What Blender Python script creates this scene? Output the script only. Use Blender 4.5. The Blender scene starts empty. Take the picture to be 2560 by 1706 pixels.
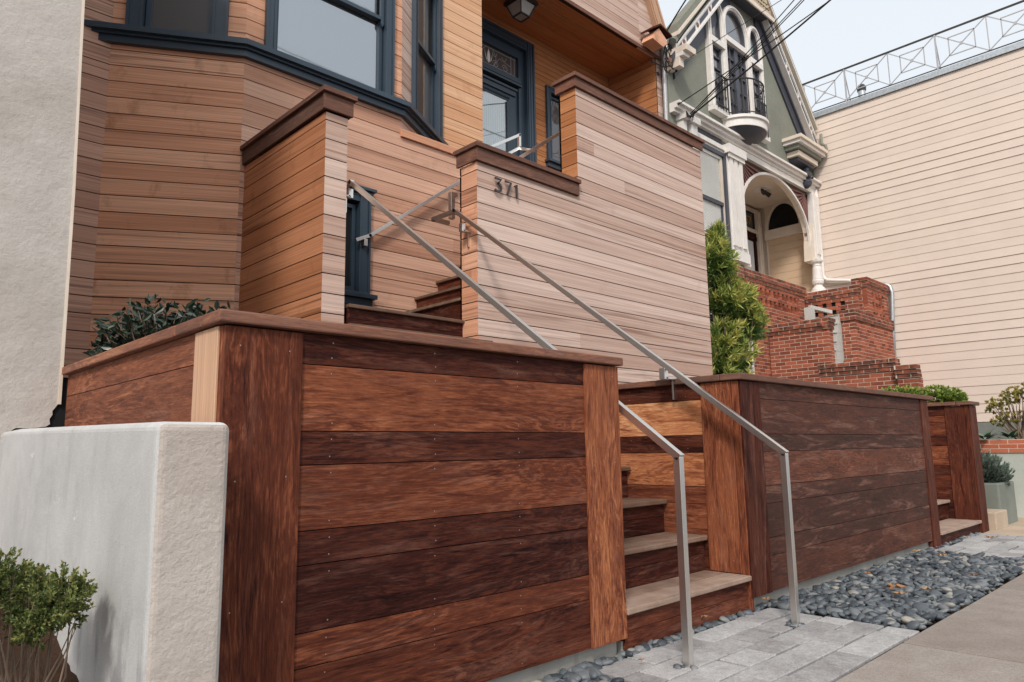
import bpy, math, random
import numpy as np
from mathutils import Vector, Matrix
R = random.Random(7)
C = bpy.context.scene.collection
sc = bpy.context.scene

# ------------------------------------------------------------------ camera, sky, sun
def make_camera():
    cd = bpy.data.cameras.new('camera'); co = bpy.data.objects.new('camera', cd); C.objects.link(co)
    cd.sensor_width = 36; cd.lens = 36*1786.8/2560; cd.clip_start = .05; cd.clip_end = 2000
    y, p, r = map(math.radians, (45.965, 8.557, -.888))
    fw = Vector((math.cos(y)*math.cos(p), math.sin(y)*math.cos(p), math.sin(p)))
    rt = fw.cross(Vector((0, 0, 1))).normalized(); up = rt.cross(fw)
    rt2 = math.cos(r)*rt + math.sin(r)*up; up2 = -math.sin(r)*rt + math.cos(r)*up
    m = Matrix((rt2, up2, -fw)).transposed().to_4x4(); m.translation = (0, 0, 1.0)
    co.matrix_world = m; sc.camera = co
make_camera()
SUN_EL, SUN_AZ = 42, 217      # degrees; azimuth of the sun measured counter-clockwise from +X
w = bpy.data.worlds.new('World'); sc.world = w; w.use_nodes = True
nt = w.node_tree; nt.nodes.clear()
sky = nt.nodes.new('ShaderNodeTexSky'); sky.sky_type = 'NISHITA'; sky.sun_disc = False
sky.sun_elevation = math.radians(SUN_EL); sky.sun_rotation = math.radians(90-SUN_AZ)
sky.air_density = 1.0; sky.dust_density = 6.0; sky.ozone_density = 2.0
hs = nt.nodes.new('ShaderNodeHueSaturation'); hs.inputs['Saturation'].default_value = .28; hs.inputs['Value'].default_value = 1.3
bg = nt.nodes.new('ShaderNodeBackground'); bg.inputs['Strength'].default_value = .15
ow = nt.nodes.new('ShaderNodeOutputWorld')
nt.links.new(sky.outputs[0], hs.inputs['Color']); cl = nt.nodes.new('ShaderNodeMix'); cl.data_type = 'RGBA'; cl.inputs[0].default_value = .8; cl.inputs[7].default_value = (5.4, 5.75, 6.1, 1)   # thin bright cloud layer
nt.links.new(hs.outputs[0], cl.inputs[6]); nt.links.new(cl.outputs[2], bg.inputs[0]); nt.links.new(bg.outputs[0], ow.inputs[0])
sl = bpy.data.lights.new('sun', 'SUN'); sl.energy = 2.1; sl.angle = math.radians(10); sl.color = (1, .93, .85)
so = bpy.data.objects.new('sun', sl); C.objects.link(so); so.location = (0, -5, 20)
sd = Vector((math.cos(math.radians(SUN_AZ))*math.cos(math.radians(SUN_EL)), math.sin(math.radians(SUN_AZ))*math.cos(math.radians(SUN_EL)), math.sin(math.radians(SUN_EL))))
so.rotation_euler = sd.to_track_quat('Z', 'Y').to_euler()
sc.view_settings.view_transform = 'Standard'; sc.view_settings.look = 'None'; sc.view_settings.exposure = 0.2; sc.view_settings.gamma = 1

# ------------------------------------------------------------------ materials
def new_mat(name):
    m = bpy.data.materials.new(name); m.use_nodes = True; n = m.node_tree; b = n.nodes['Principled BSDF']; return m, n, b
class NB:
    """small helper to wire nodes"""
    def __init__(s, nt): s.nt = nt
    def n(s, t, **kw):
        x = s.nt.nodes.new(t)
        for k, v in kw.items(): setattr(x, k, v)
        return x
    def put(s, sock, v):
        if isinstance(v, bpy.types.NodeSocket): s.nt.links.new(v, sock)
        elif isinstance(v, (tuple, list)) and len(v) == 3 and sock.type == 'RGBA': sock.default_value = (*v, 1)
        else: sock.default_value = v
    def math(s, op, a, b=0.0, c=None, clamp=False):
        x = s.n('ShaderNodeMath', operation=op, use_clamp=clamp); s.put(x.inputs[0], a); s.put(x.inputs[1], b)
        if c is not None: s.put(x.inputs[2], c)
        return x.outputs[0]
    def mix(s, f, a, b, mode='MIX'):
        x = s.n('ShaderNodeMix', data_type='RGBA', blend_type=mode); s.put(x.inputs[0], f); s.put(x.inputs[6], a); s.put(x.inputs[7], b); return x.outputs[2]
    def noise(s, vec, scale=1, detail=3, rough=.55, dist=0):
        x = s.n('ShaderNodeTexNoise'); s.put(x.inputs['Vector'], vec); x.inputs['Scale'].default_value = scale
        x.inputs['Detail'].default_value = detail; x.inputs['Roughness'].default_value = rough; x.inputs['Distortion'].default_value = dist; return x.outputs['Fac']
    def comb(s, x, y, z=0.0):
        c = s.n('ShaderNodeCombineXYZ'); s.put(c.inputs[0], x); s.put(c.inputs[1], y); s.put(c.inputs[2], z); return c.outputs[0]
    def ramp(s, f, stops, interp='LINEAR'):
        x = s.n('ShaderNodeValToRGB'); x.color_ramp.interpolation = interp; e = x.color_ramp.elements
        while len(e) < len(stops): e.new(.5)
        for i, (p, c) in enumerate(stops): e[i].position = p; e[i].color = (*c, 1) if len(c) == 3 else c
        s.put(x.inputs[0], f); return x.outputs[0]
    def rng(s, f, a, b, c=0.0, d=1.0):
        x = s.n('ShaderNodeMapRange'); x.inputs[1].default_value = a; x.inputs[2].default_value = b; x.inputs[3].default_value = c; x.inputs[4].default_value = d
        s.put(x.inputs[0], f); return x.outputs[0]
    def uvr(s):
        uv = s.n('ShaderNodeSeparateXYZ'); t = s.n('ShaderNodeUVMap', uv_map='uv'); s.nt.links.new(t.outputs[0], uv.inputs[0])
        a = s.n('ShaderNodeAttribute', attribute_name='rnd'); q = s.n('ShaderNodeSeparateColor'); s.nt.links.new(a.outputs['Color'], q.inputs[0])
        return uv.outputs[0], uv.outputs[1], q.outputs[0], q.outputs[1], q.outputs[2]
    def obj(s): return s.n('ShaderNodeTexCoord').outputs['Object']
    def bump(s, h, strength=.3, dist=.01):
        b = s.n('ShaderNodeBump'); b.inputs['Strength'].default_value = strength; b.inputs['Distance'].default_value = dist; s.put(b.inputs['Height'], h); return b.outputs[0]
def scl(c, k): return tuple(min(1, x*k) for x in c)

def cedar(name, lo, hi, dark, rough=.75, stain=.25):
    m, nt, b = new_mat(name); k = NB(nt); u, v, r, g, bl = k.uvr()
    off = k.math('MULTIPLY', r, 57.0); off2 = k.math('MULTIPLY', g, 31.0)
    v1 = k.comb(k.math('ADD', k.math('MULTIPLY', u, .9), off), k.math('ADD', k.math('MULTIPLY', v, 95.0), off2), bl)
    fine = k.noise(v1, 1, 4, .6, .2)
    v2 = k.comb(k.math('ADD', k.math('MULTIPLY', u, .45), off2), k.math('ADD', k.math('MULTIPLY', v, 14.0), off), g)
    broad = k.noise(v2, 1, 3, .55, .5)
    f = k.math('ADD', k.math('MULTIPLY', r, .62), k.math('MULTIPLY', broad, .5), clamp=True)
    col = k.mix(f, lo, hi)
    band = k.rng(k.noise(k.comb(k.math('ADD', k.math('MULTIPLY', u, .35), off), k.math('MULTIPLY', v, 22.0), off2), 1, 3, .6, .8), .52, .66)
    col = k.mix(k.math('MULTIPLY', band, k.math('MULTIPLY', bl, .85)), col, dark)
    gr = k.rng(fine, .3, .7, .74, 1.14); col = k.mix(1.0, col, k.comb(gr, gr, gr), 'MULTIPLY')
    st = k.noise(k.comb(k.math('MULTIPLY', u, 3.0), k.math('MULTIPLY', v, 2.0), off2), 1, 5, .65, .4)
    col = k.mix(k.math('MULTIPLY', k.rng(st, .58, .8), stain), col, (.19, .07, .022))
    k.put(b.inputs['Base Color'], col); b.inputs['Roughness'].default_value = rough; b.inputs['Specular IOR Level'].default_value = .12
    k.put(b.inputs['Normal'], k.bump(fine, .25, .003)); return m

def hardwood(name, grey=0.0, rough=.6, weather=.5, bright=1.0):
    """rnd.r picks the board tone from near black brown to pale orange"""
    m, nt, b = new_mat(name); k = NB(nt); u, v, r, g, bl = k.uvr()
    off = k.math('MULTIPLY', g, 43.0)
    def uvn(su, sv, det, ro, di, o2=0.0): return k.noise(k.comb(k.math('ADD', k.math('MULTIPLY', u, su), off), k.math('ADD', k.math('MULTIPLY', v, sv), k.math('ADD', off, o2)), bl), 1, det, ro, di)
    n1 = uvn(1.4, 7.0, 6, .62, .8)
    sw = k.math('PINGPONG', k.math('MULTIPLY', n1, 21.0), 1.0)
    mid = uvn(5.0, 60.0, 6, .72, .4, 5.0)
    fine = uvn(14.0, 170.0, 5, .75, .2, 9.0)
    swm = k.rng(uvn(1.1, 3.0, 2, .5, 0, 3.0), .42, .62)
    sub = lambda x: k.math('SUBTRACT', x, .5)
    tone = k.math('ADD', r, k.math('MULTIPLY', sub(n1), .40))
    tone = k.math('ADD', tone, k.math('MULTIPLY', k.math('MULTIPLY', sub(sw), swm), .20))
    tone = k.math('ADD', tone, k.math('MULTIPLY', sub(mid), .42))
    tone = k.math('ADD', tone, k.math('MULTIPLY', sub(fine), .62))
    smear = k.rng(uvn(2.2, 24.0, 4, .6, 1.0, 17.0), .56, .66); tone = k.math('SUBTRACT', tone, k.math('MULTIPLY', smear, .16), clamp=True)
    B = bright
    col = k.ramp(tone, [(0, scl((.009, .0035, .003), B)), (.26, scl((.042, .012, .009), B)), (.5, scl((.115, .033, .018), B)), (.68, scl((.25, .080, .038), B)), (.84, scl((.47, .185, .080), B)), (1, scl((.66, .35, .18), B))])
    we = k.rng(uvn(1.3, 11.0, 5, .7, 1.2, 23.0), .52, .74)
    wf = k.math('MULTIPLY', k.math('MULTIPLY', we, weather), k.rng(k.math('ADD', k.math('MULTIPLY', sw, .5), fine), .4, 1.0, .25, 1.0))
    col = k.mix(wf, col, (.29, .145, .105))
    if grey: col = k.mix(grey, col, k.mix(fine, (.17, .105, .08), (.36, .25, .20)))
    spot = k.rng(k.noise(k.obj(), 5, 5, .7), .62, .8); col = k.mix(k.math('MULTIPLY', spot, .55), col, (.035, .015, .012))
    k.put(b.inputs['Base Color'], col); b.inputs['Roughness'].default_value = rough; b.inputs['Specular IOR Level'].default_value = .07
    k.put(b.inputs['Normal'], k.bump(k.math('ADD', fine, mid), .35, .003)); return m

def paint(name, c, rough=.5, var=.12, bump=0.0, scale=6, spec=.4, metal=0.0, c2=None, bscale=60):
    m, nt, b = new_mat(name); k = NB(nt); o = k.obj(); n = k.noise(o, scale, 5, .6)
    k.put(b.inputs['Base Color'], k.mix(k.rng(n, .3, .7), scl(c, 1-var), c2 or scl(c, 1+var)))
    b.inputs['Roughness'].default_value = rough; b.inputs['Specular IOR Level'].default_value = spec; b.inputs['Metallic'].default_value = metal
    if bump: k.put(b.inputs['Normal'], k.bump(k.noise(o, bscale, 5, .65), bump, .01))
    return m

def stucco(name, c, c2, bscale, strength, dist=.02, dirt=None, streak=0.0):
    m, nt, b = new_mat(name); k = NB(nt); o = k.obj()
    n = k.noise(o, 1.6, 6, .62); col = k.mix(k.rng(n, .35, .68), c, c2)
    sp = k.n('ShaderNodeSeparateXYZ'); nt.links.new(o, sp.inputs[0])
    if streak:
        s2 = k.noise(k.comb(k.math('MULTIPLY', sp.outputs[0], 14.0), k.math('MULTIPLY', sp.outputs[1], 14.0), k.math('MULTIPLY', sp.outputs[2], 1.3)), 1, 4, .6)
        col = k.mix(k.math('MULTIPLY', k.rng(s2, .55, .78), streak), col, dirt)
    fine = k.noise(o, bscale, 9, .72); lump = k.noise(o, bscale*.16, 4, .6)
    crev = k.rng(fine, .25, .5, .8, 1.0); col = k.mix(.6, col, k.comb(crev, crev, crev), 'MULTIPLY')
    k.put(b.inputs['Base Color'], col); b.inputs['Roughness'].default_value = .9; b.inputs['Specular IOR Level'].default_value = .15
    h = k.math('ADD', k.math('MULTIPLY', fine, .5), k.math('MULTIPLY', lump, .9)); k.put(b.inputs['Normal'], k.bump(h, strength, dist)); return m

def brickm(name, a, bb, dark):
    m, nt, b = new_mat(name); k = NB(nt); u, v, r, g, bl = k.uvr(); o = k.obj()
    col = k.mix(r, a, bb); n = k.noise(o, 9, 5, .65)
    col = k.mix(k.math('MULTIPLY', k.rng(n, .38, .62), k.rng(g, .2, 1, .1, .95)), col, dark)
    f = k.noise(o, 70, 4, .6); q = k.rng(f, .3, .7, .8, 1.15); col = k.mix(.7, col, k.comb(q, q, q), 'MULTIPLY')
    k.put(b.inputs['Base Color'], col); b.inputs['Roughness'].default_value = .9; b.inputs['Specular IOR Level'].default_value = .2
    k.put(b.inputs['Normal'], k.bump(f, .5, .008)); return m

def varied(name, stops, rough=.6, spec=.4, scale=20, amp=.3, bump=.2, trans=0.0, dist=.004):
    m, nt, b = new_mat(name); k = NB(nt); u, v, r, g, bl = k.uvr(); n = k.noise(k.obj(), scale, 4, .6)
    f = k.math('ADD', r, k.math('MULTIPLY', k.math('SUBTRACT', n, .5), amp), clamp=True)
    k.put(b.inputs['Base Color'], k.ramp(f, stops)); b.inputs['Roughness'].default_value = rough; b.inputs['Specular IOR Level'].default_value = spec
    if bump: k.put(b.inputs['Normal'], k.bump(n, bump, dist))
    if trans:
        t = k.n('ShaderNodeBsdfTranslucent'); k.put(t.inputs[0], k.ramp(f, stops)); mx = k.n('ShaderNodeMixShader'); mx.inputs[0].default_value = trans
        out = nt.nodes['Material Output']; nt.links.new(b.outputs[0], mx.inputs[1]); nt.links.new(t.outputs[0], mx.inputs[2]); nt.links.new(mx.outputs[0], out.inputs[0])
    return m

def glass(name, refl, tint=(.02, .022, .025), rc=(.85, .9, .95)):
    m, nt, b = new_mat(name); k = NB(nt); b.inputs['Base Color'].default_value = (*tint, 1); b.inputs['Roughness'].default_value = .35
    gl = k.n('ShaderNodeBsdfGlossy'); gl.inputs['Roughness'].default_value = .03; gl.inputs['Color'].default_value = (*rc, 1)
    k.put(gl.inputs['Normal'], k.bump(k.noise(k.obj(), 1.5, 2), .04, .02))
    mx = k.n('ShaderNodeMixShader'); fr = k.n('ShaderNodeFresnel'); fr.inputs[0].default_value = 1.5
    k.put(mx.inputs[0], k.math('ADD', k.math('MULTIPLY', fr.outputs[0], 1.0-refl), refl, clamp=True))
    out = nt.nodes['Material Output']; nt.links.new(b.outputs[0], mx.inputs[1]); nt.links.new(gl.outputs[0], mx.inputs[2]); nt.links.new(mx.outputs[0], out.inputs[0]); return m

def steel(name):
    m, nt, b = new_mat(name); k = NB(nt); u, v, r, g, bl = k.uvr()
    f = k.noise(k.comb(k.math('MULTIPLY', u, 2.0), k.math('MULTIPLY', v, 260.0), 0.0), 1, 3, .6)
    q = k.rng(f, .3, .7, .9, 1.08); k.put(b.inputs['Base Color'], k.mix(1.0, (.78, .75, .71), k.comb(q, q, q), 'MULTIPLY'))
    b.inputs['Metallic'].default_value = 1; b.inputs['Roughness'].default_value = .34
    k.put(b.inputs['Normal'], k.bump(f, .08, .001)); return m

M = {}
M['cedar_w'] = cedar('weathered_cedar', (.43, .255, .19), (.74, .57, .485), (.27, .145, .10), stain=.16)
M['cedar_m'] = cedar('honey_cedar', (.56, .24, .13), (.86, .495, .33), (.19, .08, .05), stain=.7)
M['cedar_e'] = cedar('light_tan_cedar', (.60, .30, .155), (.78, .49, .31), (.36, .15, .06), stain=.3)
M['cedar_s'] = cedar('brown_orange_cedar', (.36, .135, .058), (.58, .265, .14), (.18, .062, .025), stain=.55)
M['cedar_o'] = cedar('orange_cedar', (.37, .135, .050), (.54, .24, .105), (.24, .085, .03), stain=.45)
M['cedar_p'] = cedar('pale_cedar', (.48, .27, .165), (.62, .40, .27), (.36, .17, .10), stain=.25)
M['cedar_d'] = cedar('shaded_grey_cedar', (.41, .215, .15), (.68, .42, .31), (.14, .08, .065), stain=.15)
M['cedar_l'] = cedar('pinkish_cedar', (.46, .225, .14), (.74, .465, .345), (.22, .105, .07), stain=.35)
M['groove'] = paint('groove_shadow', (.035, .016, .010), .95)
M['ipe'] = hardwood('oiled_hardwood', weather=.45)
M['ipe_v'] = hardwood('weathered_hardwood', .12, weather=.95, rough=.65)
def treadm():
    m, nt, b = new_mat('bleached_tread_wood'); k = NB(nt); u, v, r, g, bl = k.uvr()
    f1 = k.noise(k.comb(k.math('MULTIPLY', u, 2.2), k.math('ADD', k.math('MULTIPLY', v, 70.0), k.math('MULTIPLY', g, 30.0)), bl), 1, 5, .7, .3); f2 = k.noise(k.obj(), 6, 5, .65)
    t = k.math('ADD', r, k.math('ADD', k.math('MULTIPLY', k.math('SUBTRACT', f1, .5), .7), k.math('MULTIPLY', k.math('SUBTRACT', f2, .5), .7)), clamp=True)
    k.put(b.inputs['Base Color'], k.ramp(t, [(0, (.10, .055, .038)), (.35, (.17, .105, .075)), (.7, (.32, .225, .175)), (1, (.46, .35, .285))])); b.inputs['Roughness'].default_value = .7; b.inputs['Specular IOR Level'].default_value = .15
    k.put(b.inputs['Normal'], k.bump(f1, .3, .003)); return m
M['tread'] = treadm()
M['cap'] = hardwood('wood_capping', .32, weather=.9, rough=.6)
M['navy'] = paint('dark_blue_paint', (.030, .050, .073), .38, .06, spec=.5)
M['white'] = paint('white_paint', (.74, .70, .66), .5, .05)
M['cream'] = paint('cream_paint', (.70, .60, .50), .5, .06)
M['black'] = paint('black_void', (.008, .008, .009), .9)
M['iron'] = paint('black_iron', (.03, .028, .03), .5)
M['h2navy'] = paint('slate_paint', (.055, .058, .075), .5, .1)
M['green'] = stucco('sage_stucco', (.205, .208, .172), (.245, .248, .208), 55, .55, .02)
M['stucco'] = stucco('rough_light_stucco', (.45, .405, .365), (.57, .53, .49), 34, .6, .02)
def plaster():
    m, nt, b = new_mat('smooth_grey_plaster'); k = NB(nt); o = k.obj(); sp = k.n('ShaderNodeSeparateXYZ'); nt.links.new(o, sp.inputs[0]); X, Y, Z = sp.outputs
    n = k.noise(o, 2.2, 6, .7, .4); col = k.mix(k.rng(n, .32, .7), (.44, .437, .432), (.58, .575, .565))
    st = k.noise(k.comb(k.math('MULTIPLY', X, 5.0), k.math('MULTIPLY', Y, 5.0), k.math('MULTIPLY', Z, 1.6)), 1, 6, .7, .6); col = k.mix(k.math('MULTIPLY', k.rng(st, .54, .72), .35), col, (.28, .285, .30))
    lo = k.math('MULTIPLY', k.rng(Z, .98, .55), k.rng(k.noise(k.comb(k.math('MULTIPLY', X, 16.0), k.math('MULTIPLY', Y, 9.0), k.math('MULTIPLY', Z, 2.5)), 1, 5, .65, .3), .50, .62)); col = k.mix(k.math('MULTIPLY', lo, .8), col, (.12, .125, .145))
    wh = k.rng(k.noise(k.comb(k.math('MULTIPLY', X, 6.0), k.math('MULTIPLY', Y, 6.0), k.math('MULTIPLY', Z, 14.0)), 1, 3, .6), .70, .76); col = k.mix(k.math('MULTIPLY', wh, .7), col, (.72, .70, .68))
    f = k.noise(o, 170, 4, .7); q = k.rng(f, .3, .7, .88, 1.08); col = k.mix(.8, col, k.comb(q, q, q), 'MULTIPLY')
    k.put(b.inputs['Base Color'], col); b.inputs['Roughness'].default_value = .9; b.inputs['Specular IOR Level'].default_value = .12; k.put(b.inputs['Normal'], k.bump(k.math('ADD', k.math('MULTIPLY', f, .3), n), .35, .015)); return m
M['plaster'] = plaster()
M['conc'] = stucco('footing_concrete', (.30, .28, .25), (.42, .40, .36), 60, .25, .01, (.16, .15, .14), .5)
M['ggreen'] = stucco('grey_green_concrete', (.17, .185, .16), (.23, .245, .22), 50, .25, .01)
M['pgreen'] = stucco('pale_green_render', (.42, .45, .40), (.50, .52, .47), 40, .2, .01)
M['sandy'] = stucco('sandy_concrete', (.40, .31, .23), (.50, .40, .31), 50, .3, .01, (.2, .18, .12), .5)
M['beige'] = paint('beige_paint', (.70, .585, .50), .6, .035, .15, 2.0, .25, bscale=25)
M['tan'] = paint('tan_paint', (.58, .42, .285), .6, .05, .1, 3.0, .25)
M['brick'] = brickm('red_brick', (.21, .056, .034), (.48, .14, .075), (.06, .038, .031))
M['brick2'] = brickm('orange_brick', (.42, .10, .05), (.56, .17, .09), (.35, .2, .15))
M['mortar'] = paint('mortar', (.58, .50, .40), .95, .15, .3)
M['granite'] = paint('speckled_granite', (.50, .48, .44), .8, .3, .3, 90)
M['glass_sky'] = glass('reflecting_window_glass', .40)
M['glass_dark'] = glass('dark_window_glass', .045, (.035, .035, .037))
M['glass_mid'] = glass('dim_window_glass', .13, (.05, .04, .035))
M['glass_lead'] = glass('leaded_glass', .05, (.07, .055, .05))
M['steel'] = steel('brushed_steel')
M['zinc'] = paint('zinc_metal', (.45, .48, .50), .45, .2, 0, 30, .5, .7)
M['alu'] = paint('grey_rail_metal', (.42, .41, .42), .5, .1, 0, 20, .5, .3)
M['soil'] = stucco('bark_soil', (.035, .020, .013), (.085, .045, .028), 45, 1.0, .05)
M['cable'] = paint('cable_rubber', (.012, .012, .013), .6)
M['burg'] = paint('burgundy_paint', (.19, .085, .075), .5, .1)
M['gold'] = paint('gold_leaf', (.55, .36, .10), .35, .1)
M['lampglass'] = paint('frosted_lamp_glass', (.32, .29, .27), .3, .1)
M['bronze'] = paint('dark_bronze', (.035, .03, .03), .45, .1, spec=.5)
M['blind'] = paint('white_blind', (.80, .79, .75), .5, .03)
M['curtain'] = paint('sheer_curtain', (.60, .63, .64), .6, .05)
M['leaf_dark'] = varied('glossy_dark_leaves', [(0, (.008, .015, .010)), (.6, (.017, .032, .021)), (1, (.05, .075, .045))], .32, .5, 30, .3, 0, .08)
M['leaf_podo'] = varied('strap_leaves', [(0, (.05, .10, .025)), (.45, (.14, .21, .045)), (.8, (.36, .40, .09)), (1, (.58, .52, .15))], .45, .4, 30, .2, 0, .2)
M['leaf_box'] = varied('bright_hedge_leaves', [(0, (.05, .09, .015)), (.6, (.22, .31, .05)), (1, (.45, .52, .12))], .4, .4, 30, .2, 0, .2)
M['leaf_jade'] = varied('yellow_green_leaves', [(0, (.08, .10, .025)), (.5, (.27, .25, .05)), (.85, (.46, .36, .07)), (1, (.55, .26, .08))], .45, .4, 30, .2, 0, .15)
M['leaf_grey'] = varied('grey_green_leaves', [(0, (.05, .075, .055)), (.6, (.125, .165, .13)), (1, (.24, .28, .23))], .7, .2, 30, .2, 0, .1)
M['leaf_jun'] = varied('scaly_green_sprays', [(0, (.04, .065, .022)), (.5, (.13, .175, .05)), (.85, (.27, .29, .09)), (1, (.40, .30, .12))], .6, .3, 30, .2, 0, .15)
M['leaf_aloe'] = varied('aloe_leaves', [(0, (.035, .07, .04)), (1, (.13, .20, .13))], .4, .4, 20, .2, 0)
M['twig'] = paint('twig_bark', (.20, .14, .10), .85, .3)
M['leaf_dead'] = varied('dead_leaves', [(0, (.10, .04, .02)), (.5, (.28, .13, .06)), (1, (.45, .28, .14))], .7, .2, 40, .5, .3)
M['pebble'] = varied('river_pebbles', [(0, (.035, .043, .052)), (.45, (.085, .098, .11)), (.85, (.16, .172, .18)), (.96, (.22, .22, .205)), (1, (.30, .27, .23))], .5, .4, 18, .25, .12, dist=.002)
def paver_mat(name, stops, sp, bs):
    m, nt, b = new_mat(name); k = NB(nt); u, v, r, g, bl = k.uvr(); o = k.obj()
    n = k.noise(o, 5, 6, .65); f = k.math('ADD', k.math('MULTIPLY', r, .5), k.rng(n, .3, .7, 0, .5), clamp=True); col = k.ramp(f, stops)
    s = k.math('ADD', k.math('MULTIPLY', k.noise(o, sp, 3, .7), .6), k.math('MULTIPLY', k.noise(o, sp*.3, 4, .75), .4)); q = k.rng(s, .36, .64, .58, 1.32); col = k.mix(.8, col, k.comb(q, q, q), 'MULTIPLY')
    k.put(b.inputs['Base Color'], col); b.inputs['Roughness'].default_value = .85; b.inputs['Specular IOR Level'].default_value = .25
    k.put(b.inputs['Normal'], k.bump(s, bs, .003)); return m
M['paver'] = paver_mat('grey_pavers', [(0, (.20, .185, .185)), (.5, (.34, .33, .325)), (1, (.48, .475, .465))], 130, .25)
M['walk'] = paver_mat('exposed_sidewalk', [(0, (.225, .185, .16)), (.5, (.29, .25, .22)), (1, (.36, .325, .295))], 230, .4)
M['asphalt'] = paver_mat('asphalt', [(0, (.04, .04, .042)), (1, (.07, .07, .07))], 90, .5)
M['shingle'] = varied('fish_scale_shingles', [(0, (.42, .30, .20)), (.6, (.50, .42, .28)), (1, (.56, .36, .27))], .7, .2, 10, .2)
M['nail'] = paint('nail_metal', (.33, .27, .24), .4, .05, metal=.6)
M['teal'] = paint('teal_stained_glass', (.10, .28, .30), .2, .2)

# ------------------------------------------------------------------ geometry helpers
ID = (Vector((0, 0, 0)), Vector((1, 0, 0)), Vector((0, 1, 0)), Vector((0, 0, 1)))
def frame(o, ex, ey=None, ez=(0, 0, 1)):
    ex = Vector(ex).normalized(); ez = Vector(ez).normalized(); ey = Vector(ey).normalized() if ey is not None else ez.cross(ex).normalized()
    return (Vector(o), ex, ey, ez)
def rnd3(): return (R.random(), R.random(), R.random())
class MB:
    def __init__(s): s.v = []; s.f = []; s.uv = []; s.c = []; s.mi = []; s.mats = []
    def m(s, mat):
        if mat not in s.mats: s.mats.append(mat)
        return s.mats.index(mat)
    def face(s, pts, uvs=None, rnd=(.5, .5, .5), mat='white'):
        i = len(s.v); s.v += [tuple(p) for p in pts]; s.f.append(tuple(range(i, i+len(pts))))
        s.uv += uvs or [(p[0], p[2]) for p in pts]; s.c += [rnd]*len(pts); s.mi.append(s.m(mat))
    def box(s, fr, a, b, mat, grain=0, rnd=None):
        rnd = rnd or rnd3(); O, ex, ey, ez = fr; E = (ex, ey, ez); neg = ex.cross(ey).dot(ez) < 0
        a = [min(p, q) for p, q in zip(a, b)] if False else list(a); b = list(b)
        for i in range(3):
            if a[i] > b[i]: a[i], b[i] = b[i], a[i]
        for ax in range(3):
            o1, o2 = [i for i in range(3) if i != ax]
            for side in (0, 1):
                ps = []; uvs = []
                for (p, q) in ((0, 0), (1, 0), (1, 1), (0, 1)):
                    l = [0, 0, 0]; l[ax] = (a, b)[side][ax]; l[o1] = (a, b)[p][o1]; l[o2] = (a, b)[q][o2]
                    ps.append(O+ex*l[0]+ey*l[1]+ez*l[2])
                    if grain == ax: uvs.append((l[o1], l[o2]))
                    else:
                        oth = 3-ax-grain; uvs.append((l[grain], l[oth]))
                flip = (side == 0) ^ (ax == 1) ^ neg
                if flip: ps.reverse(); uvs.reverse()
                s.face(ps, uvs, rnd, mat)
    def prism(s, fr, prof, lo, hi, mat, rnd=None, axis='y'):
        """profile in local x,z extruded along local y (lo..hi)"""
        rnd = rnd or rnd3(); O, ex, ey, ez = fr
        P = lambda x, y, z: O+ex*x+ey*y+ez*z
        A = [P(x, lo, z) for x, z in prof]; B = [P(x, hi, z) for x, z in prof]
        ar = sum(prof[i][0]*prof[(i+1) % len(prof)][1]-prof[(i+1) % len(prof)][0]*prof[i][1] for i in range(len(prof)))
        neg = (ex.cross(ey).dot(ez) < 0) ^ (ar < 0)
        uv = [(x, z) for x, z in prof]
        def add(ps, us, fl): s.face(ps[::-1] if fl else ps, us[::-1] if fl else us, rnd, mat)
        add(A, uv, neg); add(B, uv, not neg)
        n = len(prof)
        for i in range(n):
            j = (i+1) % n; L = math.dist(prof[i], prof[j]); add([A[i], B[i], B[j], A[j]], [(0, lo), (0, hi), (L, hi), (L, lo)], neg)
    def bar(s, p, q, wd, ht, mat, up=(0, 0, 1), rnd=None):
        p = Vector(p); q = Vector(q); d = (q-p); L = d.length; d.normalize(); up = Vector(up)
        if abs(d.dot(up)) > .99: up = Vector((0, 1, 0))
        sx = d.cross(up).normalized(); uu = sx.cross(d).normalized()
        s.box((p, d, sx, uu), (0, -wd/2, -ht/2), (L, wd/2, ht/2), mat, 0, rnd)
    def tube(s, pts, r, mat, n=6, rnd=None, cap=False):
        rnd = rnd or rnd3(); pts = [Vector(p) for p in pts]; rs = r if isinstance(r, (list, tuple)) else [r]*len(pts); rings = []
        prev = None
        for i, p in enumerate(pts):
            d = (pts[min(i+1, len(pts)-1)]-pts[max(i-1, 0)]).normalized()
            if prev is None: a = d.orthogonal().normalized()
            else: a = (prev-d*prev.dot(d)).normalized()
            prev = a; bb = d.cross(a); rings.append([p+(a*math.cos(t*2*math.pi/n)+bb*math.sin(t*2*math.pi/n))*rs[i] for t in range(n)])
        for i in range(len(pts)-1):
            for t in range(n):
                u = (t+1) % n; s.face([rings[i][t], rings[i][u], rings[i+1][u], rings[i+1][t]], [(i*.1, t/n), (i*.1, (t+1)/n), (i*.1+.1, (t+1)/n), (i*.1+.1, t/n)], rnd, mat)
        if cap: s.face(rings[0][::-1], None, rnd, mat); s.face(rings[-1], None, rnd, mat)
    def lathe(s, c, prof, mat, n=20):
        rings = [[Vector((c[0]+r*math.cos(t*2*math.pi/n), c[1]+r*math.sin(t*2*math.pi/n), z)) for t in range(n)] for r, z in prof]
        for i in range(len(prof)-1):
            for t in range(n):
                u = (t+1) % n; s.face([rings[i][t], rings[i][u], rings[i+1][u], rings[i+1][t]], None, (.5, .5, .5), mat)
        s.face(rings[0][::-1], None, (.5, .5, .5), mat); s.face(rings[-1], None, (.5, .5, .5), mat)
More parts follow.
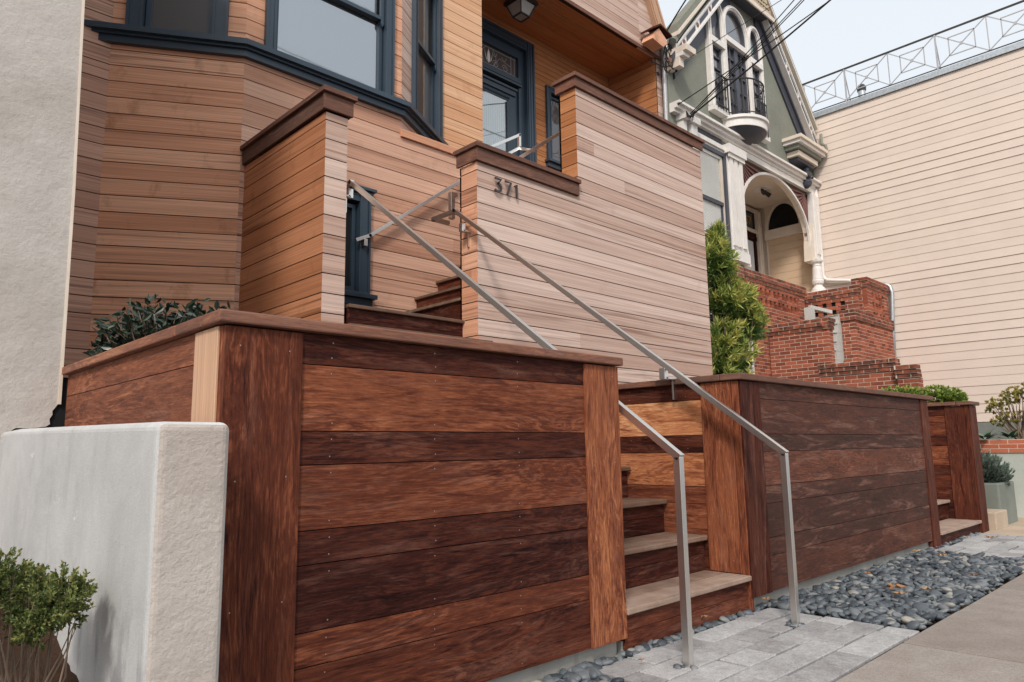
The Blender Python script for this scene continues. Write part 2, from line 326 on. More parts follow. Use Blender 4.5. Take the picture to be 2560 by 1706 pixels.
    def sweep(s, pts, wd, ht, mat, nrm, rnd=None):
        """flat ribbon of rectangular section along pts; wd in-plane, ht along nrm (from 0 to ht)"""
        pts = [Vector(p) for p in pts]; nrm = Vector(nrm); rnd = rnd or rnd3(); S = []
        for i, p in enumerate(pts):
            d = (pts[min(i+1, len(pts)-1)]-pts[max(i-1, 0)]).normalized(); q = d.cross(nrm).normalized()
            S.append([p-q*wd/2, p+q*wd/2, p+q*wd/2+nrm*ht, p-q*wd/2+nrm*ht])
        for i in range(len(pts)-1):
            for t in range(4):
                u = (t+1) % 4; s.face([S[i][t], S[i][u], S[i+1][u], S[i+1][t]], [(0, 0), (1, 0), (1, 1), (0, 1)], rnd, mat)
        s.face(S[0][::-1], None, rnd, mat); s.face(S[-1], None, rnd, mat)
    def build(s, name, parent=None, bevel=0, smooth=False, weld=False):
        me = bpy.data.meshes.new(name); V = np.array(s.v, dtype=float)
        if parent is None:
            lo, hi = V.min(0), V.max(0); org = Vector(((lo[0]+hi[0])/2, (lo[1]+hi[1])/2, lo[2])); po = Vector((0, 0, 0))
        else:
            po = WO[parent.name]; org = po if parent.type == 'EMPTY' else Vector(V.mean(0))
        V = V-np.array(org); me.from_pydata(V.tolist(), [], s.f)
        for mt in s.mats: me.materials.append(M[mt] if isinstance(mt, str) else mt)
        me.polygons.foreach_set('material_index', s.mi)
        uvl = me.uv_layers.new(name='uv'); uvl.data.foreach_set('uv', np.array(s.uv, dtype=np.float32).ravel())
        ca = me.color_attributes.new('rnd', 'FLOAT_COLOR', 'CORNER'); cc = np.ones((len(s.c), 4), dtype=np.float32); cc[:, :3] = np.array(s.c); ca.data.foreach_set('color', cc.ravel())
        if smooth: me.polygons.foreach_set('use_smooth', [True]*len(me.polygons))
        me.update(); o = bpy.data.objects.new(name, me); C.objects.link(o)
        if parent is not None: o.parent = parent
        o.location = org-po; WO[o.name] = org
        if weld:
            md = o.modifiers.new('weld', 'WELD'); md.merge_threshold = 1e-4
        if bevel:
            if not weld: md = o.modifiers.new('weld', 'WELD'); md.merge_threshold = 1e-5
            md = o.modifiers.new('bevel', 'BEVEL'); md.width = bevel; md.segments = 2; md.limit_method = 'ANGLE'; md.angle_limit = math.radians(50)
        return o
WO = {}
def thing(name, label, cat, loc=(0, 0, 0), group=None):
    o = bpy.data.objects.new(name, None); C.objects.link(o); o.location = loc; WO[o.name] = Vector(loc); o.empty_display_size = .1
    return tag(o, label, cat, group)
def tag(o, label, cat, group=None):
    o['label'] = label; o['category'] = cat
    if group: o['group'] = group
    return o
def struct(o): o['kind'] = 'structure'; return o
def stuff(o, label=None, cat=None):
    o['kind'] = 'stuff'
    if label: tag(o, label, cat)
    return o
def cut(u0, u1, z0, z1, holes):
    """rectangles left of [u0,u1]x[z0,z1] when the holes are taken out"""
    zs = sorted({z0, z1, *[h[2] for h in holes if z0 < h[2] < z1], *[h[3] for h in holes if z0 < h[3] < z1]}); out = []
    for a, b in zip(zs, zs[1:]):
        seg = [(u0, u1)]
        for h in holes:
            if h[2] <= a+1e-6 and h[3] >= b-1e-6:
                ns = []
                for p, q in seg:
                    if h[1] <= p or h[0] >= q: ns.append((p, q)); continue
                    if h[0] > p: ns.append((p, h[0]))
                    if h[1] < q: ns.append((h[1], q))
                seg = ns
        out += [(p, q, a, b) for p, q in seg if q-p > .004]
    return out
def siding(mb, fr, u0, u1, z0, z1, mat, pitch=.1565, phase=0.0, holes=(), gap=.009, th=.02, back=.1, joints=0, groove='groove', lap=0.0):
    k = math.floor((z0-phase)/pitch); z = phase+k*pitch
    while z < z1-.003:
        a, b = max(z0, z+gap/2), min(z1, z+pitch-gap/2)
        if b-a > .004:
            r = rnd3(); us = [u0, u1]
            if joints and R.random() < joints: us = [u0, R.uniform(u0+.2*(u1-u0), u1-.2*(u1-u0)), u1]
            for p, q in zip(us, us[1:]):
                if len(us) > 2: r = rnd3()
                for (c, d, e, f) in cut(p, q, a, b, holes): mb.box(fr, (c+(.0015 if c == p and len(us) > 2 and p != u0 else 0), 0, e), (d, th, f), mat, 0, r)
        z += pitch
    for (c, d, e, f) in cut(u0, u1, z0, z1, holes): mb.box(fr, (c+.001, th*.5, e+.001), (d-.001, back, f-.001), groove, 0)
def bricks(mb, fr, u0, u1, z0, z1, holes=(), c=.0705, L=.215, d=.1, mj=.0105, mat='brick', dirty=0.0, soldier=False, mortar=True):
    z = z0; row = int(round(z0/c)) % 2
    while z < z1-.01:
        u = u0-(L/2 if row % 2 else 0)
        while u < u1-.004:
            a, b = max(u, u0), min(u+L-mj, u1)
            if b-a > .02:
                g = R.random()*.6 + dirty*(1 if z > z1-4*c else .2)
                for (p, q, e, f) in cut(a, b, z+mj/2, min(z+c-mj/2, z1), holes): mb.box(fr, (p, 0+R.uniform(0, .0025), e), (q, d, f), mat, 0, (R.random(), min(1, g), R.random()))
            u += L
        z += c; row += 1
    if mortar:
        for (p, q, e, f) in cut(u0, u1, z0, z1, holes): mb.box(fr, (p+.002, .0045, e), (q-.002, d*.94, f), 'mortar')

FX = lambda y: frame((0, y, 0), (1, 0, 0), (0, 1, 0))                       # facade facing -Y: local x = X, local y = into wall
FY = lambda x: frame((x, 0, 0), (0, 1, 0), (1, 0, 0))                       # facade facing -X: local x = Y, local y = into wall (+X)

# ------------------------------------------------------------------ ground
mb = MB(); mb.box(ID, (-60, -60, -.3), (90, 90, -.16), 'asphalt'); struct(mb.build('ground'))
mb = MB(); mb.box(ID, (-20, 1.3, -.158), (60, 30, -.035), 'soil'); struct(mb.build('garden_earth'))
mb = MB()
xs = [-6.60+.968*i for i in range(28)]
for i in range(len(xs)-1):
    for (a, b) in ((-1.6, -.1), (-.1, 1.385)):
        mb.box(ID, (xs[i]+.006, a+.006, -.15), (xs[i+1]-.006, b-.006, R.uniform(-.002, .002)), 'walk', 0, (R.random()*.7, R.random(), R.random()))
mb.box(ID, (-6.8, -1.6, -.155), (20.3, 1.38, -.014), 'soil'); struct(mb.build('sidewalk', bevel=.004))
def paving(name, x0, x1, y0, rows, mat='paver'):
    mb = MB(); pl, pw = .262, .169
    for j in range(rows):
        y = y0+j*pw; x = x0-(pl/2 if j % 2 else 0)
        while x < x1-.02:
            a, b = max(x, x0), min(x+pl, x1)
            if b-a > .03:
                z = R.uniform(-.002, .003)
                mb.box(frame((0, 0, 0), (1, R.uniform(-.002, .002), 0)), (a+.0045, y+.0045, -.06), (b-.0045, y+pw-.0045, z+.004), mat, 0, rnd3())
            x += pl
    mb.box(ID, (x0, y0, -.034), (x1, y0+rows*pw, -.012), 'soil')
    return struct(mb.build(name, bevel=.0045))
paving('entry_path', 2.62, 4.34, 1.392, 5)
paving('side_path', 7.46, 9.30, 1.392, 5)
mb = MB(); mb.box(ID, (9.32, 1.39, -.06), (16.9, 2.7, .0), 'sandy', 0, rnd3()); struct(mb.build('driveway_apron', bevel=.005))

# pebbles --------------------------------------------------------------------
def ico(sub):
    import bmesh
    bm = bmesh.new(); bmesh.ops.create_icosphere(bm, subdivisions=sub, radius=1); v = np.array([q.co[:] for q in bm.verts]); f = [[q.index for q in p.verts] for p in bm.faces]; bm.free(); return v, np.array(f)
def scatter_pebbles(name, spots, mat='pebble'):
    bv, bf = ico(2); V = []; F = []; col = []; n = 0
    for (x, y, z, s) in spots:
        sc_ = np.array([s*R.uniform(.85, 1.5), s*R.uniform(.6, .95), s*R.uniform(.36, .6)])
        v = bv*(1+.12*np.sin(bv[:, [1, 2, 0]]*R.uniform(1, 3)+R.random()*6))*sc_
        a, t, q = R.uniform(0, 6.28), R.gauss(0, .28), R.gauss(0, .28)
        Rm = np.array(Matrix.Rotation(a, 3, 'Z') @ Matrix.Rotation(t, 3, 'X') @ Matrix.Rotation(q, 3, 'Y'))
        V.append(v@Rm.T+np.array([x, y, z])); F.append(bf+n); n += len(bv); col += [R.random()**1.15]*len(bf)
    V = np.vstack(V); F = np.vstack(F); me = bpy.data.meshes.new(name); me.vertices.add(len(V)); me.vertices.foreach_set('co', V.ravel())
    me.loops.add(F.size); me.loops.foreach_set('vertex_index', F.ravel()); me.polygons.add(len(F)); me.polygons.foreach_set('loop_start', np.arange(0, F.size, 3)); me.polygons.foreach_set('loop_total', np.full(len(F), 3))
    me.polygons.foreach_set('use_smooth', np.ones(len(F), dtype=bool)); me.update()
    ca = me.color_attributes.new('rnd', 'FLOAT_COLOR', 'CORNER'); cc = np.ones((F.size, 4), dtype=np.float32); cc[:, 0] = np.repeat(col, 3); ca.data.foreach_set('color', cc.ravel())
    me.uv_layers.new(name='uv'); me.materials.append(M[mat]); o = bpy.data.objects.new(name, me); C.objects.link(o); return o
spots = []
def bed(x0, x1, y0, y1, step, s0, s1, layers=2):
    for L in range(layers):
        y = y0
        while y < y1:
            x = x0
            while x < x1:
                px, py = x+R.uniform(-.5, .5)*step, y+R.uniform(-.5, .5)*step
                if x0 <= px <= x1 and y0 <= py <= y1: spots.append((px, py, -.018+L*.022+R.uniform(-.008, .010), R.uniform(s0, s1)))
                x += step
            y += step*.8
bed(4.38, 7.44, 1.425, 2.27, .054, .017, .044)
bed(2.62, 4.38, 2.245, 2.29, .06, .028, .042, 1); bed(2.0, 2.60, 1.42, 2.28, .066, .028, .045)
bed(7.44, 9.25, 2.235, 2.29, .07, .025, .038, 1); bed(.9, 2.0, 1.9, 2.28, .08, .028, .045, 1); bed(9.2, 9.32, 1.4, 2.0, .06, .02, .035, 1)
for x0_, x1_, yy in ((2.2, 4.36, 2.262), (7.4, 9.25, 2.262), (4.36, 7.44, 2.27), (2.3, 3.3, 2.24)):
    x = x0_
    while x < x1_: spots.append((x, yy+R.uniform(-.012, .012), R.uniform(0, .012), R.uniform(.026, .04))); x += R.uniform(.045, .075)
for x, y in ((2.96, 1.95), (4.035, 1.94)):
    for i in range(9): spots.append((x+R.uniform(-.09, .09), y+R.uniform(-.05, .05), .0, .022))
stuff(scatter_pebbles('pebbles', spots), 'bed of smooth blue grey river pebbles between the path and the long planter', 'pebbles')

# ------------------------------------------------------------------ planters (hardwood)
JO = [.08, .30, .41, .625, .737, .955, 1.07, 1.30, 1.41]
def board_panel(mb, fr, u0, u1, tones, y0=0.0, th=.03, z0=JO[0], nails=True, mat='ipe', splits=()):
    for i in range(8):
        a, b = JO[i], JO[i+1]
        if b <= z0: continue
        t = tones[7-i]; a = max(a, z0)
        seg = [u0]+[s for (j, s) in splits if j == i]+[u1]
        for p, q in zip(seg, seg[1:]):
            mb.box(fr, (p+.001, y0, a+.0018), (q-.001, y0+th, b-.0018), mat, 0, (t+R.uniform(-.04, .04), R.random(), R.random()))
        if nails:
            nx = u0+.12
            while nx < u1:
                for zz in (a+.028, b-.028): nail(mb, fr, nx+R.uniform(-.004, .004), y0, zz)
                nx += .46
    mb.box(fr, (u0+.004, y0+th*.6, max(z0, JO[0])+.004), (u1-.004, y0+th+.05, 1.40), 'groove')
def nail(mb, fr, u, y, z, r=.0028):
    O, ex, ey, ez = fr; c = O+ex*u+ey*(y-.0006)+ez*z
    mb.face([c+(ex*math.cos(t)+ez*math.sin(t))*r for t in [i*math.pi/3 for i in range(6)]], None, (.5, .5, .5), 'nail')
def post(mb_, fr, u0, u1, tone, z0=.08, z1=1.405, y0=-.012, th=.05, mat='ipe', nails=True):
    mb_.box(fr, (u0, y0, z0), (u1, y0+th, z1), mat, 2, (tone, R.random(), R.random()))
    if nails:
        for zz in (z0+.08, (z0+z1)*.35, (z0+z1)*.62, z1-.06):
            for uu in (u0+.05, u1-.05): nail(mb_, fr, uu, y0, zz+R.uniform(-.01, .01))
def mk(parent, name, fn, bevel=0):
    mb = MB(); fn(mb); return mb.build(name, parent, bevel=bevel)

YF = 2.26
# near planter: X .90 .. 2.93, Y 2.26 .. 4.25
p1 = thing('timber_planter', 'tall dark hardwood planter with a low shrub, nearest to the camera', 'planter', (1.9, 3.2, 0), 'hardwood planters along the sidewalk')
mk(p1, 'front_panel', lambda m: board_panel(m, FX(YF), 1.175, 2.665, [.30, .56, .33, .52, .27, .29, .48, .42]))
mk(p1, 'corner_post', lambda m: post(m, FX(YF), .905, 1.175, .47), .003)
mk(p1, 'corner_post', lambda m: post(m, FX(YF), 2.665, 2.925, .66), .003)
def pale(m):
    m.box(FY(.905), (2.262, -.004, .0), (2.285, .03, 1.405), 'ipe', 2, (.62, .3, .3)); m.box(FY(.895), (2.285, .0, .0), (2.48, .03, 1.405), 'cedar_p', 2, (.7, .3, .1))
mk(p1, 'side_post', pale, .002)
mk(p1, 'side_panel', lambda m: board_panel(m, FY(.905), 2.48, 4.245, [.60, .62, .5, .5, .5, .4, .4, .4], mat='ipe_v', nails=False))
mk(p1, 'inner_panel', lambda m: board_panel(m, frame((2.925, 0, 0), (0, 1, 0), (-1, 0, 0)), 2.31, 4.88, [.4, .6, .3, .6, .5, .4, .4, .3], nails=False))
def cap1(m):
    z0, z1 = 1.411, 1.452
    m.box(ID, (.875, 2.225, z0), (2.945, 2.38, z1), 'cap', 0, (.58, .3, .7))
    m.box(ID, (.875, 2.385, z0), (1.03, 2.62, z1), 'cap', 1, (.56, .8, .2)); m.box(ID, (.875, 2.624, z0), (1.03, 4.25, z1), 'cap', 1, (.66, .5, .3))
    m.box(ID, (2.80, 2.384, z0), (2.945, 4.88, z1), 'cap', 1, (.5, .6, .5))
mk(p1, 'cap', cap1, .006)
def bodyb(x0, x1, y0, y1, ztop=1.34):
    def f(m): m.box(ID, (x0, y0, .05), (x1, y1, ztop), 'soil')
    return f
mk(p1, 'soil', bodyb(.99, 2.84, 2.345, 4.85))
mk(p1, 'footing', lambda m: m.box(ID, (.95, 2.30, -.15), (2.90, 2.36, .10), 'conc'))
# long planter: X 4.17 .. 7.88
p2 = thing('timber_planter', 'long hardwood planter with swirling grain between the two stairs', 'planter', (6, 2.9, 0), 'hardwood planters along the sidewalk')
mk(p2, 'front_panel', lambda m: board_panel(m, FX(YF), 4.43, 7.66, [.30, .36, .24, .46, .30, .26, .30, .37], mat='ipe_v', nails=False, splits=((0, 6.4), (2, 6.1))))
mk(p2, 'corner_post', lambda m: post(m, FX(YF), 4.178, 4.43, .33, nails=False), .003)
mk(p2, 'corner_post', lambda m: post(m, FX(YF), 7.66, 7.87, .42, z0=.0, nails=False), .003)
mk(p2, 'side_post', lambda m: (post(m, FY(4.17), 2.31, 2.53, .64, z0=.216, y0=-.006), m.box(FY(4.168), (2.262, 0, .0), (2.308, .04, 1.405), 'ipe', 2, (.62, .2, .2))), .003)
mk(p2, 'inner_panel', lambda m: board_panel(m, FY(4.176), 2.532, 4.68, [.36, .90, .30, .74, .50, .60, .28, .45]))
def cap2(m):
    z0, z1 = 1.411, 1.452
    m.box(ID, (4.14, 2.225, z0), (8.0, 2.37, z1), 'cap', 0, (.46, .3, .2))
    m.box(ID, (4.14, 2.374, z0), (4.30, 2.86, z1), 'cap', 1, (.42, .8, .2)); m.box(ID, (4.14, 2.864, z0), (4.30, 4.68, z1), 'cap', 1, (.56, .5, .3))
    m.box(ID, (7.84, 2.374, z0), (8.0, 4.68, z1), 'cap', 1, (.42, .5, .3))
mk(p2, 'cap', cap2, .006)
mk(p2, 'soil', bodyb(4.25, 7.8, 2.345, 4.68, 1.3))
mk(p2, 'footing', lambda m: m.box(ID, (4.19, 2.302, -.15), (7.84, 2.36, .12), 'conc'))
# end planter: X 9.24 .. 9.62
p3 = thing('timber_planter', 'narrow hardwood planter under a clipped hedge at the far stair', 'planter', (9.4, 3, 0), 'hardwood planters along the sidewalk')
mk(p3, 'corner_post', lambda m: post(m, FX(YF), 9.345, 9.62, .38, z0=.0, nails=False), .003)
mk(p3, 'side_post', lambda m: (post(m, FY(9.33), 2.30, 2.50, .42, z0=.14, y0=0, nails=False), m.box(FY(9.326), (2.262, 0, .0), (2.298, .04, 1.405), 'ipe', 2, (.45, .2, .2))), .003)
mk(p3, 'side_panel', lambda m: board_panel(m, FY(9.34), 2.502, 3.6, [.30, .52, .34, .56, .34, .46, .3, .3], nails=False))
mk(p3, 'cap', lambda m: (m.box(ID, (9.30, 2.225, 1.411), (9.70, 2.37, 1.452), 'cap', 0, (.4, .3, .2)), m.box(ID, (9.30, 2.374, 1.411), (9.46, 3.6, 1.452), 'cap', 1, (.55, .3, .2))), .006)
mk(p3, 'soil', bodyb(9.39, 9.70, 2.32, 3.6))
mk(p3, 'footing', lambda m: m.box(ID, (9.36, 2.31, -.15), (9.68, 2.36, .06), 'conc'))

# ------------------------------------------------------------------ entry stairs
st = thing('front_stairs', 'hardwood front steps rising between the planters to the landing and porch', 'stairs', (3.55, 3.5, 0))
RZ, RY = .2155, .2925
for i in range(1, 11):
    z = RZ*i; y = 2.24+RY*(i-1); x0, x1 = 2.93, 4.165
    if i == 1: x0, x1 = 2.927, 4.158
    elif i == 9: x0, x1 = 2.76, 4.20
    t = .6 if i == 1 else (.38 if i == 2 else .2)
    mk(st, 'tread', lambda m: (m.box(ID, (x0, y, z-.030), (x1, y+.163, z), 'tread', 0, (t+R.uniform(-.1, .1), R.random(), R.random())), m.box(ID, (x0, y+.166, z-.030), (x1, y+RY+.03, z-.0005), 'tread', 0, (t*.8, R.random(), R.random()))), .006)
    mk(st, 'riser', lambda m: (m.box(ID, (x0+.005, y+.03, z-.11), (x1-.005, y+.05, z-.031), 'ipe', 0, (.30 if i > 1 else .46, R.random(), R.random())), m.box(ID, (x0+.005, y+.03, z-RZ+.001 if i > 1 else .02), (x1-.005, y+.05, z-.113), 'ipe', 0, (.26 if i > 1 else .48, R.random(), R.random()))))
mk(st, 'footing', lambda m: m.box(ID, (2.92, 2.285, -.15), (4.18, 2.36, .06), 'conc'))
mk(st, 'landing', lambda m: m.box(ID, (2.92, 5.1, 2.0), (4.9, 6.42, 2.150), 'tread', 0, (.4, .2, .2)))
for j, (x, z) in enumerate(((4.38, 2.463), (4.69, 2.697), (4.995, 2.932), (5.30, 3.165), (5.61, 3.40), (5.92, 3.634), (6.23, 3.868), (6.54, 4.10))):
    zb = 2.15 if j == 0 else z-.234
    mk(st, 'tread', lambda m: m.box(ID, (x, 4.95, z-.03), (x+.34, 6.425, z), 'tread', 1, (.35+R.uniform(-.1, .1), R.random(), R.random())), .005)
    mk(st, 'riser', lambda m: m.box(ID, (x+.03, 4.95, zb+.001), (x+.05, 6.42, z-.031), 'ipe', 1, (R.uniform(.3, .6), R.random(), R.random())))
# far steps of the second stair
s2 = thing('side_steps', 'short flight of wooden steps past the long planter', 'stairs', (8.6, 2.6, 0))
for i, (z, y) in enumerate(((.14, 2.24), (.35, 2.53), (.565, 2.82), (.78, 3.11))):
    mk(s2, 'tread', lambda m: m.box(ID, (7.89, y, z-.03), (9.32, y+.33, z), 'tread', 0, (.75, R.random(), R.random())), .005)
    mk(s2, 'riser', lambda m: m.box(ID, (7.89, y+.03, z-.2), (9.32, y+.05, z-.031), 'ipe', 0, (.3, R.random(), R.random())))
mk(s2, 'footing', lambda m: m.box(ID, (7.86, 2.30, -.15), (9.35, 2.36, .05), 'conc'))
mk(s2, 'stair_body', lambda m: m.box(ID, (7.9, 3.3, -.1), (9.32, 4.6, .74), 'soil'))

# ------------------------------------------------------------------ cedar stair walls
sw = thing('pillar_wall', 'narrow honey cedar wall left of the steps with a dark hardwood cap', 'wall', (2.8, 5.6, 0))
def pil(m):
    siding(m, FX(4.90), 2.7015, 2.90, 1.2, 3.70, 'cedar_w', .1575, 3.634-.1575*20, back=.19)
mk(sw, 'front_face', pil)
mk(sw, 'side_face', lambda m: siding(m, FY(2.70), 4.9005, 6.43, 1.2, 3.70, 'cedar_s', .1575, 3.634-.1575*20, back=.09))
mk(sw, 'inner_face', lambda m: siding(m, frame((2.9, 0, 0), (0, 1, 0), (-1, 0, 0)), 4.9005, 6.0, 2.1, 3.70, 'cedar_m', .1575, 3.634-.1575*20, back=.09))
mk(sw, 'cap_skirt', lambda m: (m.box(ID, (2.665, 4.87, 3.715), (2.935, 4.895, 3.845), 'cap', 0, (.45, .2, .6)), m.box(ID, (2.672, 4.90, 3.715), (2.697, 6.43, 3.845), 'cap', 1, (.30, .7, .4)), m.box(ID, (2.903, 4.896, 3.715), (2.93, 6.43, 3.845), 'cap', 1, (.4, .7, .4))), .002)
mk(sw, 'cap', lambda m: m.box(ID, (2.645, 4.84, 3.850), (2.955, 6.43, 3.892), 'cap', 1, (.42, .5, .8)), .004)

mw = thing('stepped_stair_wall', 'long stepped cedar wall carrying the house number, weathered pinkish grey', 'wall', (6, 4.7, 0))
WZ = 2.9165-.1535*14
mk(mw, 'front_face', lambda m: siding(m, FX(4.69), 4.1215, 8.04, .9, 4.84, 'cedar_w', .1535, WZ, holes=[(0, 5.5415, 3.61, 9)], back=.15, joints=.25))
mk(mw, 'end_face', lambda m: siding(m, FY(4.12), 4.6905, 4.93, 1.2, 3.61, 'cedar_m', .1535, WZ, back=.12))
mk(mw, 'step_end_face', lambda m: siding(m, FY(5.54), 4.6905, 4.93, 3.66, 4.84, 'cedar_o', .1535, WZ, back=.12))
mk(mw, 'inner_face', lambda m: siding(m, frame((0, 4.93, 0), (1, 0, 0), (0, -1, 0)), 4.12, 8.04, 1.2, 4.84, 'cedar_w', .1535, WZ, holes=[(0, 5.54, 3.61, 9)], back=.085))
mk(mw, 'right_end_face', lambda m: siding(m, frame((8.04, 0, 0), (0, 1, 0), (-1, 0, 0)), 4.6905, 4.93, 1.2, 4.84, 'cedar_w', .1535, WZ, back=.1))
mk(mw, 'low_cap_skirt', lambda m: (m.box(ID, (4.095, 4.66, 3.615), (5.525, 4.686, 3.735), 'cap', 0, (.44, .2, .3)), m.box(ID, (4.095, 4.688, 3.615), (4.118, 4.955, 3.735), 'cap', 1, (.5, .2, .3))), .002)
mk(mw, 'low_cap', lambda m: m.box(ID, (4.075, 4.635, 3.739), (5.535, 4.98, 3.782), 'cap', 0, (.42, .2, .3)), .004)
mk(mw, 'high_cap_skirt', lambda m: (m.box(ID, (5.505, 4.66, 4.845), (8.06, 4.686, 4.945), 'cap', 0, (.47, .9, .3)), m.box(ID, (5.505, 4.688, 4.845), (5.53, 4.955, 4.945), 'cap', 1, (.62, .2, .3))), .002)
mk(mw, 'high_cap', lambda m: m.box(ID, (5.48, 4.635, 4.949), (8.08, 4.98, 4.992), 'cap', 0, (.46, .7, .3)), .004)
def strokes(m, pls, o, sx, wd, dp, mat, nrm=(0, -1, 0)):
    for pl in pls: m.sweep([Vector((o[0]+x*sx, o[1], o[2]+z*sx)) for x, z in pl], wd, dp, mat, nrm, (.5, .5, .5))
D3 = [[(0, 1), (.62, 1), (.28, .60)], [(.26, .61)]+[(.28+.34*math.sin(t), .31+.31*math.cos(t)) for t in [i*math.pi/9 for i in range(0, 10)]]+[(.10, .03), (-.02, .10)]]
D7 = [[(0, 1), (.62, 1), (.22, 0)]]; D1 = [[(.0, .82), (.2, 1), (.2, 0)]]
D6 = [[(.55, .95), (.35, 1), (.12, .75), (.02, .35)], [(.32+.3*math.cos(t), .3+.3*math.sin(t)) for t in [i*math.pi/6 for i in range(13)]]]
D3r = [[(.05, .9), (.3, 1), (.52, .82), (.45, .6), (.22, .54)], [(.22, .54), (.5, .46), (.58, .24), (.4, .02), (.1, .02), (0, .15)]]
for dg, x, nm in ((D3, 4.322, 3), (D7, 4.452, 7), (D1, 4.578, 1)):
    mk(mw, 'digit', lambda m: strokes(m, dg, (x, 4.672, 3.372), .125, .020, .014, 'bronze'))

# lower cedar wall under the bay, behind the landing
# ------------------------------------------------------------------ cedar house
HP = 2.386-.1575*10
hs_ = thing('cedar_house', 'cedar clad house with dark blue bay windows and a recessed front porch', 'house', (5, 7, 0))
BC, AB, CD, DE = (2.655, 6.43), (1.635, 7.02), (4.5, 6.43), (5.52, 7.02)
dB = Vector((BC[0]-AB[0], BC[1]-AB[1], 0)).normalized(); LB = math.dist(BC, AB)
FB = frame((AB[0], AB[1], 0), dB, Vector((-dB.y, dB.x, 0)))                 # u from AB to BC
dD = Vector((DE[0]-CD[0], DE[1]-CD[1], 0)).normalized(); LD = math.dist(CD, DE)
FD = frame((CD[0], CD[1], 0), dD, Vector((-dD.y, dD.x, 0)))
ZS = 4.80
BW = (LB-1.059, LB-.161, 4.94, 7.2); CW = (2.84, 4.368, 4.94, 7.2); DW = (.275, LD, 4.94, 7.2)
LW = (3.14, 4.085, 2.63, 3.76)                                             # landing window
mk(hs_, 'left_wall', lambda m: siding(m, FX(7.02), .3, 1.635, .3, 9, 'cedar_d', .1575, HP))
mk(hs_, 'bay_left_wall', lambda m: siding(m, FB, 0, LB, .3, 9, 'cedar_m', .1575, HP, holes=[BW]))
mk(hs_, 'bay_front_wall', lambda m: (siding(m, FX(6.43), 2.655, 4.5, 4.8, 9, 'cedar_m', .1575, HP, holes=[CW]), None))
mk(hs_, 'lower_wall', lambda m: siding(m, FX(6.43), 2.6555, 6.6, .3, 4.8, 'cedar_l', .1575, HP, holes=[LW, (4.5, 9, 4.545, 9)], joints=.35))
mk(hs_, 'bay_right_wall', lambda m: siding(m, FD, 0, LD, 4.6, 9.5, 'cedar_w', .1575, HP, holes=[DW]))
mk(hs_, 'landing_wall_cap', lambda m: m.box(ID, (4.485, 6.40, 4.55), (6.6, 6.60, 4.64), 'cedar_m', 0, (.3, .2, .2)), .003)
mk(hs_, 'porch_left_wall', lambda m: siding(m, FX(7.02), 5.52, 6.285, 3.9, 9.5, 'cedar_e', .1575, HP))
mk(hs_, 'porch_inner_wall', lambda m: siding(m, frame((6.285, 0, 0), (0, 1, 0), (-1, 0, 0)), 7.021, 8.12, 3.9, 8.3, 'cedar_o', .1575, HP))
DH = (6.75, 8.49, 3.9, 8.06); SW = (8.77, 9.42, 6.0, 7.40)
mk(hs_, 'porch_back_wall', lambda m: siding(m, FX(8.125), 6.3, 10.62, 3.9, 8.3, 'cedar_o', .095, HP, holes=[DH, SW], gap=.007))
mk(hs_, 'porch_right_wall', lambda m: siding(m, FY(10.62), 7.02, 8.12, 3.9, 8.2, 'cedar_o', .1575, HP, back=.06))
mk(hs_, 'corner_wall', lambda m: siding(m, FX(7.02), 10.621, 10.86, 2.0, 8.3, 'cedar_w', .1575, HP, back=.06))
def porchceil(m):
    y = 7.02; i = 0
    zc = 8.20
    for (a, b, dz) in ((7.04, 7.13, .0), (7.133, 7.225, .0), (7.228, 7.32, 0.), (7.32, 7.49, -.045), (7.493, 7.60, .0), (7.603, 7.75, .0), (7.753, 7.93, .0), (7.933, 8.12, .0)):
        m.box(ID, (5.6, a, zc+dz), (10.66, b, zc+.1), 'cedar_o', 0, (R.random()*.6, R.random(), .2))
mk(hs_, 'porch_ceiling', porchceil)
def upw(m):
    siding(m, FX(7.0), 5.45, 10.12, 8.19, 11.5, 'cedar_w', .1575, HP, joints=.4, back=.08)
    # stepped end under the sloping rake
    z = 8.19
    while z < 9.4:
        m.box(FX(7.002), (10.10, 0, z), (10.80-.46*(z-8.19), .07, min(z+.15, 9.4)), 'cedar_w', 0); z += .1575
mk(hs_, 'upper_wall', upw)
mk(hs_, 'soffit_edge', lambda m: (m.box(ID, (6.29, 6.985, 8.165), (10.72, 7.0, 8.235), 'cap', 0, (.5, .3, .3))), .003)
def rake(m):
    for off, wd, yy in ((0, .26, 6.90), (.03, .05, 6.88), (.10, .03, 6.885), (.21, .05, 6.88)):
        d = Vector((.446, 0, -.895)); n = Vector((.895, 0, .446)); p = Vector((9.95, yy, 9.98))+n*off
        m.prism((p, d, Vector((0, 1, 0)), n), [(0, 0), (1.62, 0), (1.62, wd), (0, wd)], 0, .12, 'cedar_p', (.6, .2, .1))
mk(hs_, 'rake_board', rake, .002)
def bracket(m):
    m.prism(FX(6.72), [(10.12, 8.24), (10.45, 8.20), (10.60, 8.32), (10.55, 8.40), (10.34, 8.52), (10.18, 8.38)], 0, .24, 'cedar_m', (.6, .3, .2))
    m.prism(FX(6.68), [(10.10, 8.40), (10.34, 8.56), (10.70, 8.48), (10.70, 8.515), (10.34, 8.60), (10.10, 8.44)], 0, .28, 'ipe', (.35, .3, .2))
mk(hs_, 'eave_bracket', bracket, .003)
mk(hs_, 'corner_trim', lambda m: (m.box(ID, (10.87, 6.96, 3.5), (10.99, 7.1, 8.5), 'cedar_p', 2, (.8, .2, .1))), .003)
